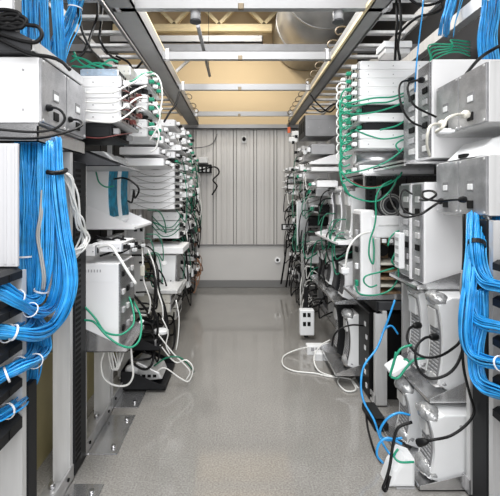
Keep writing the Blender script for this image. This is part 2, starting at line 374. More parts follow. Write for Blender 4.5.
for i, z in enumerate((1.105, .96, .80, .64, .51)):
    finger(1, 1.035, 1.1, 1.63, z, .04, '%s black cable holder bar at the right edge among blue cables' % LN[i], 'black cable holders at right edge')
# ------------------------------------------------------------------ device builders (s = -1 left row, +1 right row; u = distance from the aisle's middle)
def unit(name, label, cat, s, u0, u1, y0, y1, z0, z1, m='white', ports=4, group=None, face='galv', plug=None, screws=True):
    t = Thing(name, label, cat, (s*(u0+u1)/2, (y0+y1)/2, z0), group)
    h = z1-z0
    bm = bmesh.new(); box(bm, (s*(u0+.004), y0, z0), (s*u1, y1, z1-.003), .003)
    box(bm, (s*(u0+.012), y0-.0015, z1-h*.22), (s*(u1-.01), y1+.0015, z1), .001); t.part('body', bm, m)
    fp = t.b('front_panel', face, (s*(u0-.004), y0+.002, z0+.002), (s*(u0+.006), y1-.002, z1-.002), .001)
    w = (y1-y0)/(ports+.5) if ports else 0
    for k in range(ports):
        ya = y0+w*(k+.3)
        t.b('port', 'void', (s*(u0-.006), ya, z0+h*.25), (s*(u0+.002), ya+w*.62, z1-h*.25), 0, fp)
        if plug and k % 2 == 0:
            c = plug[k//2 % len(plug)]
            t.b('plug', c, (s*(u0-.038), ya+w*.08, z0+h*.28), (s*(u0-.004), ya+w*.55, z1-h*.28), .003, fp)
    if screws:
        for q in (.12, .45, .8):
            uu = u0+(u1-u0)*q; bm = bmesh.new(); cyl(bm, (s*uu, y0-.004, z0+h*.42), (s*uu, y0+.002, z0+h*.42), min(.004, h*.12), 6); t.part('screw', bm, 'grey')
    return t
def upx(xa, xb, yt, yb, d): # near-face pixels -> (u0,u1,z0,z1)
    ua, ub = sorted((UX(xa, d), UX(xb, d))); return ua, ub, ZY(yb, d), ZY(yt, d)
def powerbox(label, s, u0, u1, y0, y1, z0, z1):
    t = Thing('power_chassis', label, 'power supply', (s*(u0+u1)/2, (y0+y1)/2, z0), 'perforated steel power supplies')
    bm = bmesh.new(); box(bm, (s*(u0+.006), y0, z0), (s*u1, y1, z1), .003); t.part('body', bm, 'white' if s < 0 else 'alu')
    for q in (.25, .75):
        for zz in (.2, .8):
            bm = bmesh.new(); cyl(bm, (s*(u0+(u1-u0)*q*.5), y0-.003, z0+(z1-z0)*zz), (s*(u0+(u1-u0)*q*.5), y0+.002, z0+(z1-z0)*zz), .005, 8); t.part('screw', bm, 'grey')
    n = 2; w = (y1-y0)/n
    for k in range(n):
        ya, yb = y0+w*k+.003, y0+w*(k+1)-.003
        fp = t.b('front_panel', 'perf', (s*(u0-.006), ya, z0+.004), (s*(u0+.008), yb, z1-.004), .002)
        ym = (ya+yb)/2+.01; zm = z0+(z1-z0)*.50
        t.b('latch', 'white_plastic', (s*(u0-.011), ym-.022, zm-.018), (s*(u0-.004), ym+.022, zm+.012), .003, fp)
        t.b('latch_frame', 'midgrey', (s*(u0-.0085), ym-.028, zm-.022), (s*(u0-.004), ym+.026, zm+.026), 0, fp)  # mid grey frame round the latch, taller above it
        t.b('socket', 'black', (s*(u0-.011), ym-.024, z0+.03), (s*(u0-.004), ym+.024, z0+.068), .002, fp)
        for yy in (ya+.015, yb-.015):
            for zz in (z0+.014, z1-.014):
                bm = bmesh.new(); cyl(bm, (s*(u0-.009), yy, zz), (s*(u0-.005), yy, zz), .006, 8); t.part('screw', bm, 'alu', fp)
    return t
def modem(label, s, u0, u1, y0, y1, z0, z1, grille='charcoal', caps=True, body='white_plastic', group=None, slots=True, inset=True, edge=.14):
    """tall slab modem: hollow curved front with a vent grille, silver wrapped ends at top and bottom"""
    t = Thing('tower_modem', label, 'modem', (s*(u0+u1)/2, (y0+y1)/2, z0), group)
    h = z1-z0; d = u1-u0; P = []
    for k in range(13):
        f = k/12; z = z0+h*f
        dip = .16*d*math.sin(math.pi*f)**.6
        rnd = .30*d*max(0, 1-f/.10)**2 + .30*d*max(0, 1-(1-f)/.10)**2
        P.append((s*(u0+dip+rnd), z))
    P += [(s*(u1-.02), z1), (s*u1, z1-.03), (s*u1, z0+.02), (s*(u1-.015), z0)]
    bm = bmesh.new(); prism(bm, P, 'y', y0, y1, .007, 2); t.part('body', bm, body)
    w = y1-y0; ya, yb = y0+w*edge, y1-w*edge
    G = []
    for k in range(9):
        f = .14+.72*k/8; G.append((u0+.16*d*math.sin(math.pi*f)**.6, z0+h*f))
    bm = bmesh.new(); prism(bm, [(s*(u-.005), z) for u, z in G]+[(s*(u+.01), z) for u, z in G[::-1]], 'y', ya, yb); g = t.part('grille', bm, grille)
    if slots:
        n = max(5, int(h/.03))
        for k in range(n):
            f = .17+.64*k/n; u = u0+.16*d*math.sin(math.pi*f)**.6
            bm = bmesh.new()
            for q in range(3):
                a = ya+(yb-ya)*(.08+.3*q); e = (yb-ya)*.24
                box(bm, (s*(u-.0085), a, z0+h*f), (s*(u-.003), a+e, z0+h*f+.009), .001)
            t.part('vent_row', bm, 'grey', g)
    if inset: t.b('top_inset', 'alu', (s*(G[-1][0]-.008), ya+w*.08, z0+h*.66), (s*(G[-1][0]+.03), yb-w*.08, z0+h*.86), .004)
    if caps:
        for zc, rz, nm in ((z1-.02, .05, 'top_wrap'), (z0+.045, .06, 'bottom_wrap')):
            bm = bmesh.new(); blob(bm, (s*(u0+.05), (y0+y1)/2, zc), .05, w*.53, rz*.72, 14, 9)
            for v in bm.verts: v.co += Vector((random.uniform(-1, 1), random.uniform(-1, 1), random.uniform(-1, 1)))*.006
            for v in bm.verts: v.co.z = max(v.co.z, z0+.001)
            t.part(nm, bm, 'wrap')
    bm = bmesh.new(); cyl(bm, (s*(u0+d*.55), y0-.003, z0+h*.84), (s*(u0+d*.55), y0+.002, z0+h*.84), .008, 10); t.part('screw', bm, 'grey')
    return t
def tray(label, s, u0, u1, y0, y1, z, hb=.16, m='sheet', lip=.02, group='modem trays'):
    t = Thing('shelf_tray', label, 'tray', (s*(u0+u1)/2, (y0+y1)/2, z), group)
    bm = bmesh.new(); box(bm, (s*u0, y0, z), (s*u1, y1, z+.004)); box(bm, (s*u0, y0, z), (s*(u0+.003), y1, z+lip)); t.part('base', bm, m)
    for y in (y0, y1-.003):
        bm = bmesh.new(); prism(bm, [(s*u0, z), (s*u1, z), (s*u1, z+hb), (s*(u0+(u1-u0)*.75), z+hb), (s*u0, z+lip)], 'y', y, y+.003); t.part('side_wall', bm, m)
    bm = bmesh.new(); box(bm, (s*(u1-.004), y0, z), (s*u1, y1, z+hb)); t.part('back_wall', bm, m)
    return t

# ------------------------------------------------------------------ LEFT ROW, nearest rack
powerbox('power supply with white side and two perforated steel fronts, upper left', -1, .812, 1.36, 1.64, 2.12, 1.705, 1.975)
bm = bmesh.new(); box(bm, (-.815, 1.63, 1.625), (-1.38, 2.125, 1.63)); box(bm, (-.815, 1.63, 1.625), (-1.38, 1.636, 1.70)); box(bm, (-.815, 1.63, 1.625), (-.82, 2.125, 1.69))
single('steel_shelf', bm, 'sheet', 'shiny steel shelf directly under the upper left power supply', 'shelf')
t = Thing('patch_shelf', 'dark sloping shelf with pale front edge above the upper left power supply', 'shelf', (-1.0, 1.9, 1.985))
bm = bmesh.new(); prism(bm, [(-.82, 1.985), (-1.36, 1.985), (-1.36, 2.13), (-1.02, 2.13), (-.82, 2.03)], 'y', 1.60, 2.10, .003); t.part('body', bm, 'darkgrey')
t.b('front_edge', 'alu', (-.812, 1.60, 1.985), (-.83, 2.10, 2.03), .002)
t = unit('small_white_box', 'small white box on the dark shelf at the upper left corner', 'box', -1, .90, 1.3, 1.60, 1.66, 2.145, 2.25, ports=0)
t = Thing('side_panel', 'white fluted upright panel at the left edge beside blue cables', 'panel', (-1.05, 1.5, 1.14))
t.b('sheet', 'fluted', (-.822, 1.49, 1.14), (-1.3, 1.505, 1.60), .002)
for k in range(14): t.b('flute', 'fluted', (-.83-.03*k, 1.4865, 1.15), (-.842-.03*k, 1.492, 1.59), .001)

# second left rack: stack of chassis with sockets
SN = ['topmost', 'second', 'third', 'fourth', 'fifth', 'sixth', 'seventh', 'eighth', 'ninth', 'tenth']
for k, (yt, yb) in enumerate(((76, 87), (87.3, 98), (98.4, 110), (110.4, 122))):
    u0, u1, z0, z1 = upx(120.4, 60, yt, yb, 2.18)
    unit('slim_chassis', '%s white chassis of four beside the upper left power supply' % SN[k], 'chassis', -1, u0, u1, 2.18, 2.57, z0+.001, z1, ports=5, group='white chassis in left racks', plug=['black', 'red', 'white_plastic'] if k % 2 else ['white_plastic', 'black', 'red'])
u0, u1, z0, z1 = upx(118, 80, 69, 75.6, 2.2)
unit('network_switch', 'flat translucent blue grey switch lying on the left white chassis stack', 'switch', -1, u0, u1, 2.2, 2.36, z0, z1, m='bluecover', ports=4)
u0, u1, z0, z1 = upx(131, 118, 67, 81, 2.42)
unit('beige_adapter', 'beige rounded power adapter box on top of left chassis stack', 'adapter', -1, u0, u1, 2.40, 2.55, z0+.03, z1, m='beige', ports=0)
for k, (yt, yb) in enumerate(((70, 77), (77.2, 85), (95, 103), (103.2, 112), (120, 128), (128.2, 137))):
    u0, u1, z0, z1 = upx(148, 110, yt, yb, 2.7)
    unit('slim_chassis', '%s of six white chassis with green plugs in the third left rack' % SN[k], 'chassis', -1, u0, .95, 2.68, 3.08, z0, z1, ports=6, group='white chassis in left racks', plug=['green', 'white_plastic', 'green'])
t = Thing('shelf_tray', 'dark triangular sided tray under the white chassis beside upper left power supply', 'tray', (-.8, 2.4, 1.57))
t.b('base', 'grey', (-.63, 2.165, 1.567), (-1.05, 2.6, 1.572))
for y in (2.165, 2.597): bm = bmesh.new(); prism(bm, [(-.63, 1.567), (-1.05, 1.567), (-1.05, 1.70), (-.97, 1.70)], 'y', y, y+.003); t.part('side_wall', bm, 'darkgrey')
# modems with teal fronts on their tray
for k, (ya, yb) in enumerate(((2.625, 2.83), (2.91, 3.09))):
    modem(('nearer' if k == 0 else 'farther')+' white tower modem with curved teal front on the left tray', -1, .825, 1.02, ya, yb, 1.195, 1.70, grille='teal', body='white_plastic', group='teal fronted modems', slots=False, caps=False, inset=False, edge=.07)
tray('white tray under the two teal fronted modems on the left', -1, .67, 1.2, 2.605, 3.11, 1.185, .2, 'white')
u0, u1, z0, z1 = upx(122, 92, 243, 252, 2.22)
unit('network_switch', 'thin white switch among black cables below the teal modem tray', 'switch', -1, u0, u1, 2.22, 2.5, z0, z1, ports=6, plug=['black', 'white_plastic'])
u0, u1, z0, z1 = upx(96, 74, 245, 256, 2.17)
unit('white_adapter', 'short white box beside the thin switch and white patch cords', 'adapter', -1, u0, u1, 2.165, 2.215, z0, z1, ports=1)
unit('network_switch', 'thin white switch on the pale posts right of the black cables, left row', 'switch', -1, .72, .95, 2.66, 3.05, 1.02, 1.07, ports=6, plug=['white_plastic', 'black'])
u0, u1, z0, z1 = upx(119.5, 84, 264, 346, 2.17)
t = unit('equipment_cabinet', 'large plain white equipment box low in the second left rack', 'cabinet', -1, u0, u1+.2, 2.17, 2.47, z0+.0, z1, ports=0, face='perfport', screws=False)
for k in range(7): t.b('vent_slot', 'grey', (-(u0+.10+.016*k), 2.1675, z1-.045), (-(u0+.107+.016*k), 2.172, z1-.03))
for k in range(3):
    for q in range(4): t.b('connector', ['black', 'grey', 'alu'][(k+q) % 3], (-(u0-.016), 2.2+.09*k, z0+.07+.1*q), (-(u0), 2.235+.09*k, z0+.10+.1*q), .003)
tray('polished steel tray holding the large plain white box on the left', -1, u0-.045, u1+.25, 2.16, 2.55, z0-.03, .19)

# left low devices
tray('black upper tray low in the third left rack', -1, .56, .82, 2.86, 3.3, .30, .11, 'charcoal')
t = unit('access_point', 'dark flat box in black tray with a small white oval beside it', 'router', -1, .60, .80, 2.9, 3.25, .305, .36, m='black', ports=3)
bm = bmesh.new(); prism(bm, [( -.58+.055*math.cos(a*math.pi/8), 3.02+.05*math.sin(a*math.pi/8)) for a in range(16)], 'z', .372, .40, .006)
single('white_puck', bm, 'white_plastic', 'small white oval device lying on the black tray at lower left', 'device')
tray('black lowest tray on the floor in the left row', -1, .52, .84, 2.86, 3.32, .02, .13, 'charcoal')
t = Thing('flat_router', 'silver router tilted in the black tray on the floor at left', 'router', (-.68, 3.0, .05))
bm = bmesh.new(); prism(bm, [(-.56, .06), (-.80, .03), (-.82, .13), (-.74, .19), (-.58, .11)], 'y', 2.94, 3.16, .01, 2); t.part('body', bm, 'alu')
bm = bmesh.new(); blob(bm, (-.78, 2.93, .13), .05, .03, .045); t.part('knob', bm, 'white_plastic')
for k in range(4): t.b('port', 'void', (-.60-.04*k, 2.937, .075), (-.625-.04*k, 2.942, .095))
t = Thing('white_adapter', 'white tilted adapter hanging from cords beside the large white box', 'adapter', W(130, 349, 2.6))
c = W(131, 337, 2.6); bm = bmesh.new(); box(bm, (-.035, -.03, -.085), (.035, .03, .085), .014, 2); bmesh.ops.rotate(bm, verts=bm.verts[:], cent=(0, 0, 0), matrix=Matrix.Rotation(.65, 3, 'Y')); bmesh.ops.translate(bm, verts=bm.verts[:], vec=c); t.part('body', bm, 'white_plastic')
bm = bmesh.new(); cyl(bm, c+Vector((.04, 0, .06)), c+Vector((.075, 0, .11)), .012, 8); t.part('strain_relief', bm, 'white_plastic')
for k, (z0, z1) in enumerate(((.44, .515), (.52, .59))):
    unit('beige_chassis', ('lower', 'upper')[k]+' of two beige chassis stacked low in the left row', 'chassis', -1, .56, .9, 3.32, 3.63, z0, z1, m='beige', ports=4, group='beige chassis low left')
bm = bmesh.new(); box(bm, (-.50, 3.30, .60), (-.95, 3.64, .632), .003); single('pale_shelf', bm, 'alu', 'pale shelf above the two beige chassis in the left row', 'shelf')
t = Thing('grey_post_box', 'tall pale grey box with two dark holes under the teal modem tray', 'box', (-.80, 3.0, .6))
t.b('body', 'alu', (-.735, 3.13, .62), (-.86, 3.145, 1.2), .004)
for k in range(2): t.b('hole', 'void', (-.745-.045*k, 3.1285, 1.13), (-.768-.045*k, 3.131, 1.155))

# fifth left rack (3.68-4.18)
for k, (yt, yb) in enumerate(((119.5, 126), (132.5, 139), (145, 150.5), (151.5, 158))):
    u0, u1, z0, z1 = upx(175 if k < 2 else 181 if k == 2 else 175, 135, yt, yb, 3.72)
    unit('slim_chassis', '%s of four separate white chassis above the seven chassis block on the left' % SN[k], 'chassis', -1, u0, u1, 3.72, 4.14, z0, z1, ports=5, group='white chassis in left racks', plug=['white_plastic', 'black'])
unit('dark_gap_unit', 'thin black switch just above the seven chassis block on the left', 'switch', -1, .60, .98, 3.72, 4.1, ZY(163, 3.72), ZY(158.6, 3.72), m='black', ports=4, face='charcoal', plug=['green'])
for k in range(7):
    u0, u1, z0, z1 = upx(174.5, 129, 163.5+6.6*k, 163.5+6.6*(k+1)-.35, 3.72)
    unit('slim_chassis', '%s of the seven tight white chassis in the left middle block' % SN[k], 'chassis', -1, u0, u1, 3.72, 4.14, z0, z1, ports=4, group='white chassis in left racks', plug=['black', 'white_plastic'])
for k in range(3):
    u0, u1, z0, z1 = upx(179, 153, 212+9*k, 212+9*(k+1)-.6, 3.9)
    unit('slim_chassis', '%s of three pale chassis under the seven chassis block on the left' % SN[k], 'chassis', -1, u0, u1, 3.9, 4.15, z0, z1, ports=3, group='white chassis in left racks', plug=['black', 'wcable'])
bm = bmesh.new(); u0, u1, z0, z1 = upx(183, 150, 247.5, 254, 3.7); box(bm, (-u0, 3.7, z0), (-u1-.1, 4.16, z1), .005); single('white_shelf', bm, 'white', 'thick white shelf above the tapered white modem, left row', 'shelf')
t = Thing('white_modem', 'tapered white modem standing under the thick white shelf, left row', 'modem', W(168, 286, 3.75))
u0, u1, z0, z1 = upx(176, 156, 255, 286, 3.74); bm = bmesh.new(); prism(bm, [(-u0, z1), (-u1, z1), (-u1, z0+.09), (-u0-.07, z0), (-u0-.01, z0+.02)], 'y', 3.74, 4.0, .008, 2); t.part('body', bm, 'white_plastic')
bm = bmesh.new(); cyl(bm, W(164, 263, 3.735), W(164, 263, 3.75), .022, 14); t.part('badge', bm, 'alu')
t.b('front', 'perfport', (-u0+.008, 3.76, z0+.04), (-u0-.004, 3.98, z1-.02))
bm = bmesh.new(); u0, u1, z0, z1 = upx(181, 150, 288.5, 293.5, 3.7); box(bm, (-u0, 3.7, z0), (-u1, 4.14, z1), .005); single('pale_shelf', bm, 'alu', 'lower pale shelf below the tapered white modem, left row', 'shelf')
for k, (z0, z1) in enumerate(((.36, .46), (.25, .35))):
    unit('beige_chassis', ('upper', 'lower')[k]+' of two grey beige chassis far down behind black trays, left', 'chassis', -1, .58, .95, 3.74, 4.1, z0, z1, m='beige', ports=4, group='beige chassis low left')
modem('white curved modem at knee height in the far left racks', -1, .50, .75, 4.3, 4.42, .41, .66, grille='grey', caps=False)
modem('dark slab modem beside the white curved modem, far left', -1, .52, .78, 4.55, 4.68, .33, .66, body='charcoal', caps=False)
t = Thing('standing_white_bar', 'tall thin white bar standing behind green wires in the left row', 'bar', W(141, 262, 3.3)); t.b('bar', 'white', W(138, 215, 3.3), W(142, 262, 3.34), .004); t.b('foot', 'alu', W(136, 262, 3.29), W(144, 265, 3.36))

# far left stacks
def farstack(s, u0, u1, y0, y1, zs, cat, txt, grp, mats, plugs, jit=.03):
    for k, (z0, z1) in enumerate(zs):
        j = random.uniform(-jit, jit)
        unit('slim_chassis', txt % SN[k], cat, s, u0+j, u1, y0, y1, z0, z1, m=mats[k % len(mats)], ports=3, group=grp, plug=plugs, screws=False)
def zrow(top, h, gap, n): return [(top-(h+gap)*k-h, top-(h+gap)*k) for k in range(n)]
farstack(-1, .62, .95, 3.2, 3.6, zrow(1.98, .06, .03, 4), 'chassis', '%s white chassis from the top in the fourth left rack', 'white chassis in left racks', ['white'], ['white_plastic'])
farstack(-1, .56, .95, 4.25, 4.62, zrow(2.12, .06, .035, 8), 'chassis', '%s white chassis from the top in the sixth left rack', 'white chassis in left racks', ['white', 'white', 'alu'], ['white_plastic', 'green', 'black'])
farstack(-1, .60, .95, 4.77, 5.18, zrow(2.15, .065, .035, 9), 'chassis', '%s white chassis from the top in the seventh left rack', 'white chassis in left racks', ['white', 'beige', 'alu'], ['white_plastic', 'black', 'white_plastic'])
farstack(-1, .62, .95, 5.3, 5.75, zrow(1.95, .07, .05, 7), 'chassis', '%s chassis from the top in the farthest left rack', 'white chassis in left racks', ['white', 'grey', 'alu'], ['white_plastic', 'green'])
farstack(-1, .60, .9, 4.3, 4.62, zrow(1.22, .075, .09, 3), 'chassis', '%s from top of the lower chassis in the sixth left rack', 'lower chassis far left', ['white', 'charcoal', 'white'], ['black', 'white_plastic'], .05)
farstack(-1, .58, .9, 4.8, 5.15, zrow(1.1, .09, .10, 4), 'chassis', '%s from top of the lower chassis in the seventh left rack', 'lower chassis far left', ['white', 'charcoal', 'alu'], ['black', 'white_plastic'], .05)
farstack(-1, .58, .9, 5.32, 5.7, zrow(1.0, .09, .11, 4), 'chassis', '%s from top of the lower chassis in the farthest left rack', 'lower chassis far left', ['darkgrey', 'grey'], ['brown', 'black'], .05)
t = Thing('grey_box', 'small pale grey box hanging above the white adapters, far left', 'box', W(190, 190, 4.9)); t.b('body', 'alu', W(184.5, 177, 4.9)-Vector((0, 0, 0)), W(195, 190, 5.1), .008); t.b('label_plate', 'white', W(187, 180, 4.897), W(192, 184, 4.903))
for k in range(2):
    t = Thing('white_adapter', ('upper', 'lower')[k]+' small white adapter on the far left edge against the back wall', 'adapter', W(197, 201, 5.2))
    t.b('body', 'white_plastic', W(193.5+k, 188+7*k, 5.2), W(200-k, 194+7*k, 5.27), .01); t.b('prong', 'black', W(195+k, 192+7*k, 5.195), W(197+k, 196+7*k, 5.2))

# ------------------------------------------------------------------ RIGHT ROW, nearest racks
powerbox('upper perforated steel power supply with two latches at the right edge', 1, 1.10, 1.65, 1.76, 2.21, 1.73, 2.0)
powerbox('lower perforated steel power supply hanging over blue cables at the right', 1, 1.10, 1.65, 1.76, 2.21, 1.316, 1.585)
t = Thing('flat_modem', 'white rounded device lying between the two right power supplies', 'modem', (1.22, 1.95, 1.587))
bm = bmesh.new(); prism(bm, [(1.10, 1.588), (1.36, 1.588), (1.38, 1.66), (1.28, 1.70), (1.19, 1.675)], 'y', 1.86, 2.12, .015, 3); t.part('body', bm, 'white_plastic')
t.b('front_socket', 'black', (1.095, 1.93, 1.592), (1.115, 1.99, 1.61))
t = Thing('support_bracket', 'dark bracket carrying the upper right power supply', 'bracket', (1.5, 1.98, 1.6)); t.b('arm', 'midgrey', (1.42, 1.8, 1.588), (1.64, 2.2, 1.60)); t.b('post', 'midgrey', (1.6, 1.9, 1.60), (1.64, 2.1, 1.728))
def tallbox(label, s, u0, u1, y0, y1, z0, z1, group=None, split=.45):
    t = Thing('equipment_cabinet', label, 'cabinet', (s*(u0+u1)/2, (y0+y1)/2, z0), group)
    t.b('body', 'white', (s*(u0+.004), y0, z0), (s*u1, y1, z1), .006, None, 2)
    ym = y0+(y1-y0)*split
    for a, b_ in ((y0+.012, ym-.012), (ym+.012, y1-.006)):
        fp = t.b('front_panel', 'perfport', (s*(u0-.008), a, z0+.012), (s*(u0+.01), b_, z1-.012), .002)
        n = 7; h = z1-z0
        for k in range(n): t.b('connector', ['alu', 'grey', 'void'][k % 3], (s*(u0-.016), a+.02, z0+h*(.08+.12*k)), (s*(u0-.006), a+.02+(b_-a)*.4, z0+h*(.14+.12*k)), .003, fp)
    t.b('divider', 'white', (s*(u0-.014), ym-.012, z0+.004), (s*(u0+.006), ym+.012, z1-.004), .002)
    return t
tallbox('tall white equipment box beside the upper right power supply', 1, 1.09, 1.62, 2.25, 2.62, ZY(158, 2.25), ZY(59, 2.25), 'tall white boxes right')
tallbox('tall white equipment box under the right shelf, left of the blue cables', 1, 1.045, 1.45, 2.25, 2.58, ZY(285, 2.25), ZY(182, 2.25), 'tall white boxes right')
bm = bmesh.new(); box(bm, (.93, 2.24, 1.585), (1.6, 2.75, 1.60), .003); box(bm, (.93, 2.24, 1.575), (.94, 2.75, 1.61)); single('steel_shelf', bm, 'sheet', 'thin steel shelf between the two tall white boxes on the right', 'shelf')
tray('steel tray under the tall white box left of the blue cables', 1, .99, 1.5, 2.22, 2.62, ZY(289, 2.25), .14)
for k, (ya, yb) in enumerate(((2.04, 2.19), (2.27, 2.43))):
    modem(('nearer' if k == 0 else 'farther')+' white tower modem with black cord in the middle right tray', 1, 1.0, 1.30, ya, yb, .40, .885, group='tower modems in right trays', grille='midgrey')
tray('polished steel tray holding two tower modems in the right row', 1, .955, 1.45, 2.0, 2.5, .365, .2)
t = Thing('white_flap', 'white curved adapter with green wires at the front of the right modem tray', 'adapter', (.90, 2.3, .38)); c = W(397, 366, 2.3)
bm = bmesh.new(); box(bm, (-.06, -.06, -.02), (.06, .06, .02), .012, 2); bmesh.ops.rotate(bm, verts=bm.verts[:], cent=(0, 0, 0), matrix=Matrix.Rotation(-.55, 3, 'Y')); bmesh.ops.translate(bm, verts=bm.verts[:], vec=c); t.part('body', bm, 'white_plastic')
t.b('socket', 'green', c+Vector((.03, -.03, .02)), c+Vector((.06, .0, .045)), .004)
for k, (ya, yb) in enumerate(((1.93, 2.08), (2.2, 2.36))):
    modem(('nearer' if k == 0 else 'farther')+' white tower modem on the floor tray at the lower right', 1, .90, 1.22, ya, yb, .012, .345, group='tower modems in right trays', grille='midgrey')
tray('steel tray on the floor at the lower right under tower modems', 1, .86, 1.45, 1.9, 2.5, .004, .13)
t = Thing('white_adapter', 'white rounded adapter with green wire on the floor at lower right', 'adapter', (.76, 1.95, .0)); bm = bmesh.new(); prism(bm, [(.72, .0), (.855, .0), (.855, .13), (.80, .15), (.75, .08)], 'y', 1.92, 2.04, .02, 3); t.part('body', bm, 'white_plastic')
t.b('seam', 'grey', (.76, 1.916, .0), (.85, 1.921, .006))
t = Thing('black_floor_box', 'black low box on the floor behind the lower right adapter', 'box', (.80, 2.55, 0)); t.b('body', 'black', (.815, 2.38, .0), (.90, 2.64, .05), .008); t.b('rim', 'charcoal', (.83, 2.42, .05), (.89, 2.6, .065), .006)

# right chassis stack beside the tall white boxes
SRu = .835
rows = ((61, 69.3), (69.6, 78), (78.3, 86.8), (87.1, 95.4), (95.7, 104), (113, 121.5), (130, 138.8), (139.1, 148), (165, 174))
for k, (yt, yb) in enumerate(rows):
    z0, z1 = ZY(yb, 2.75), ZY(yt, 2.75)
    unit('slim_chassis', '%s white chassis of nine in the tall right stack with green wires' % SN[k], 'chassis', 1, SRu, 1.35, 2.75, 3.24, z0, z1, ports=6, group='white chassis in right racks', plug=['white_plastic', 'green', 'wcable'], face='galv')
for k, (yt, yb) in enumerate(((104.4, 112.6), (121.9, 129.6))):  # dark fillers added so the gaps of the stack look shadowed
    unit('dark_gap_unit', '%s added dark filler box shading a gap of the tall right stack' % ('upper', 'lower')[k], 'switch', 1, .875, 1.3, 2.775, 3.2, ZY(yb, 2.75), ZY(yt, 2.75), m='charcoal', face='charcoal', ports=5, plug=['green'], screws=False)
unit('dark_gap_unit', 'added dark filler shading the underside of the four white chassis, upper left', 'switch', -1, .70, 1.0, 2.2, 2.56, ZY(137, 2.2), ZY(123.5, 2.2), m='charcoal', face='charcoal', ports=5, plug=['grey', 'black'], screws=False)  # filler added to darken the underside of the stack above
for k, (yt, yb) in enumerate(((85.6, 94.6), (112.6, 119.6))):  # charcoal fillers added as shade between the chassis pairs
    u0, u1, z0, z1 = upx(144, 110, yt, yb, 2.7)
    unit('dark_gap_unit', '%s added dark filler shading a gap between chassis with green plugs, left' % ('upper', 'lower')[k], 'switch', -1, u0+.02, .95, 2.70, 3.06, z0, z1, m='charcoal', face='charcoal', ports=5, plug=['black'], screws=False)
t = Thing('silver_cylinder_fan', 'silver cylinder lying in the dark gap of the tall right stack', 'fan', (.95, 2.9, 1.62)); bm = bmesh.new(); cyl(bm, (.86, 2.95, 1.68), (1.3, 2.95, 1.68), .05, 20); t.part('housing', bm, 'steel')
bm = bmesh.new(); cyl(bm, (.855, 2.95, 1.68), (.862, 2.95, 1.68), .035, 16); t.part('cap', bm, 'white_plastic')
bm = bmesh.new(); box(bm, (.84, 2.7, 1.545), (1.5, 3.28, 1.553)); box(bm, (.84, 2.7, 1.545), (.846, 3.28, 1.565)); single('steel_shelf', bm, 'sheet', 'steel shelf under the tall right stack of nine chassis', 'shelf')
t = Thing('black_perforated_post', 'black perforated post behind drooping green wires on the right', 'post', (1.0, 2.85, 1.3)); t.b('bar', 'charcoal', W(367, 172, 2.9), W(374.5, 216, 2.94), .003)
for k in range(10): t.b('hole', 'void', W(369.5, 175+4*k, 2.898), W(372, 177+4*k, 2.902))
t = Thing('coil_fan', 'round fan ringed by coiled grey wire beside the lower tall white box', 'fan', W(392, 216, 2.8)); c = W(391, 205, 2.8)
bm = bmesh.new(); cyl(bm, c, c+Vector((0, .05, 0)), .085, 24); t.part('housing', bm, 'darkgrey')
bm = bmesh.new(); cyl(bm, c+Vector((0, -.004, 0)), c, .035, 14); t.part('hub', bm, 'black')
for r in (.06, .075): bm = bmesh.new(); tube(bm, [c+Vector((r*math.cos(a*math.pi/12), -.008, r*math.sin(a*math.pi/12))) for a in range(25)], .005, 5, False); t.part('ring', bm, 'gcable')
# open white unit with circuit boards
t = Thing('tall_white_slab', 'tall white slab with a white corded plug beside it, right row', 'modem', W(368, 294, 2.8)); u0, u1, z0, z1 = upx(361, 375, 210, 296, 2.8)
t.b('body', 'white', (u0, 2.8, z0), (u1, 3.0, z1), .012, None, 2); t.b('front', 'perfport', (u0-.006, 2.815, z0+.03), (u0+.004, 2.985, z1-.03), .002)
for k in range(4): t.b('connector', ['green', 'white_plastic', 'black', 'grey'][k], (u0-.022, 2.84, z0+.06+.12*k), (u0-.004, 2.88, z0+.10+.12*k), .004)
t = Thing('open_card_frame', 'open white card frame showing brown circuit boards, right row', 'card frame', W(388, 294, 2.72)); u0, u1, z0, z1 = upx(375.5, 402, 216, 297, 2.72)
t.b('top_cover', 'white', (u0, 2.72, ZY(238, 2.72)), (u1, 2.98, z1), .008)
t.b('label_band', 'alu', (u0+.02, 2.716, ZY(226, 2.72)), (u1-.02, 2.722, ZY(224.6, 2.72)))
for a, b_ in ((u0, u0+.035),): t.b('side_post', 'alu', (a, 2.72, z0), (b_, 2.78, ZY(238, 2.72)), .004)
t.b('back_plate', 'copper', (u0+.02, 2.97, z0), (u1, 2.98, ZY(238, 2.72)))
bm = bmesh.new(); cyl(bm, (u0+.08, 2.80, ZY(252, 2.72)), (u0+.08, 2.84, ZY(252, 2.72)), .04, 18); t.part('fan', bm, 'black')
for k in range(5): t.b('circuit_board', ['copper', 'ivory', 'copper'][k % 3], (u0+.04, 2.74, z0+.012+.05*k), (u1, 2.95, z0+.03+.05*k), .002)
for k in range(3): t.b('connector', 'white', (u0+.045+.045*k, 2.715, ZY(243, 2.72)), (u0+.075+.045*k, 2.73, ZY(239, 2.72)), .003)
tray('grey tray under the open card frame in the right row', 1, .80, 1.3, 2.70, 3.05, ZY(299.5, 2.72), .05)
t = Thing('white_plug_block', 'narrow white connector block on the front of the lower tall white box', 'connector', W(405, 276, 2.5)); t.b('body', 'white_plastic', (.985, 2.44, .96), (1.02, 2.52, 1.18), .006)
for k in range(4): t.b('contact', 'grey', (.982, 2.455, .98+.05*k), (.986, 2.5, 1.0+.05*k))
t = Thing('dark_shelf', 'dark deep shelf below the open card frame in the right row', 'shelf', (1.15, 2.75, .64)); t.b('plate', 'darkgrey', (.94, 2.67, ZY(309, 2.7)), (1.5, 2.98, ZY(301, 2.7)), .003); t.b('lip', 'charcoal', (.925, 2.67, ZY(311, 2.7)), (.94, 2.98, ZY(300.5, 2.7)), .002)
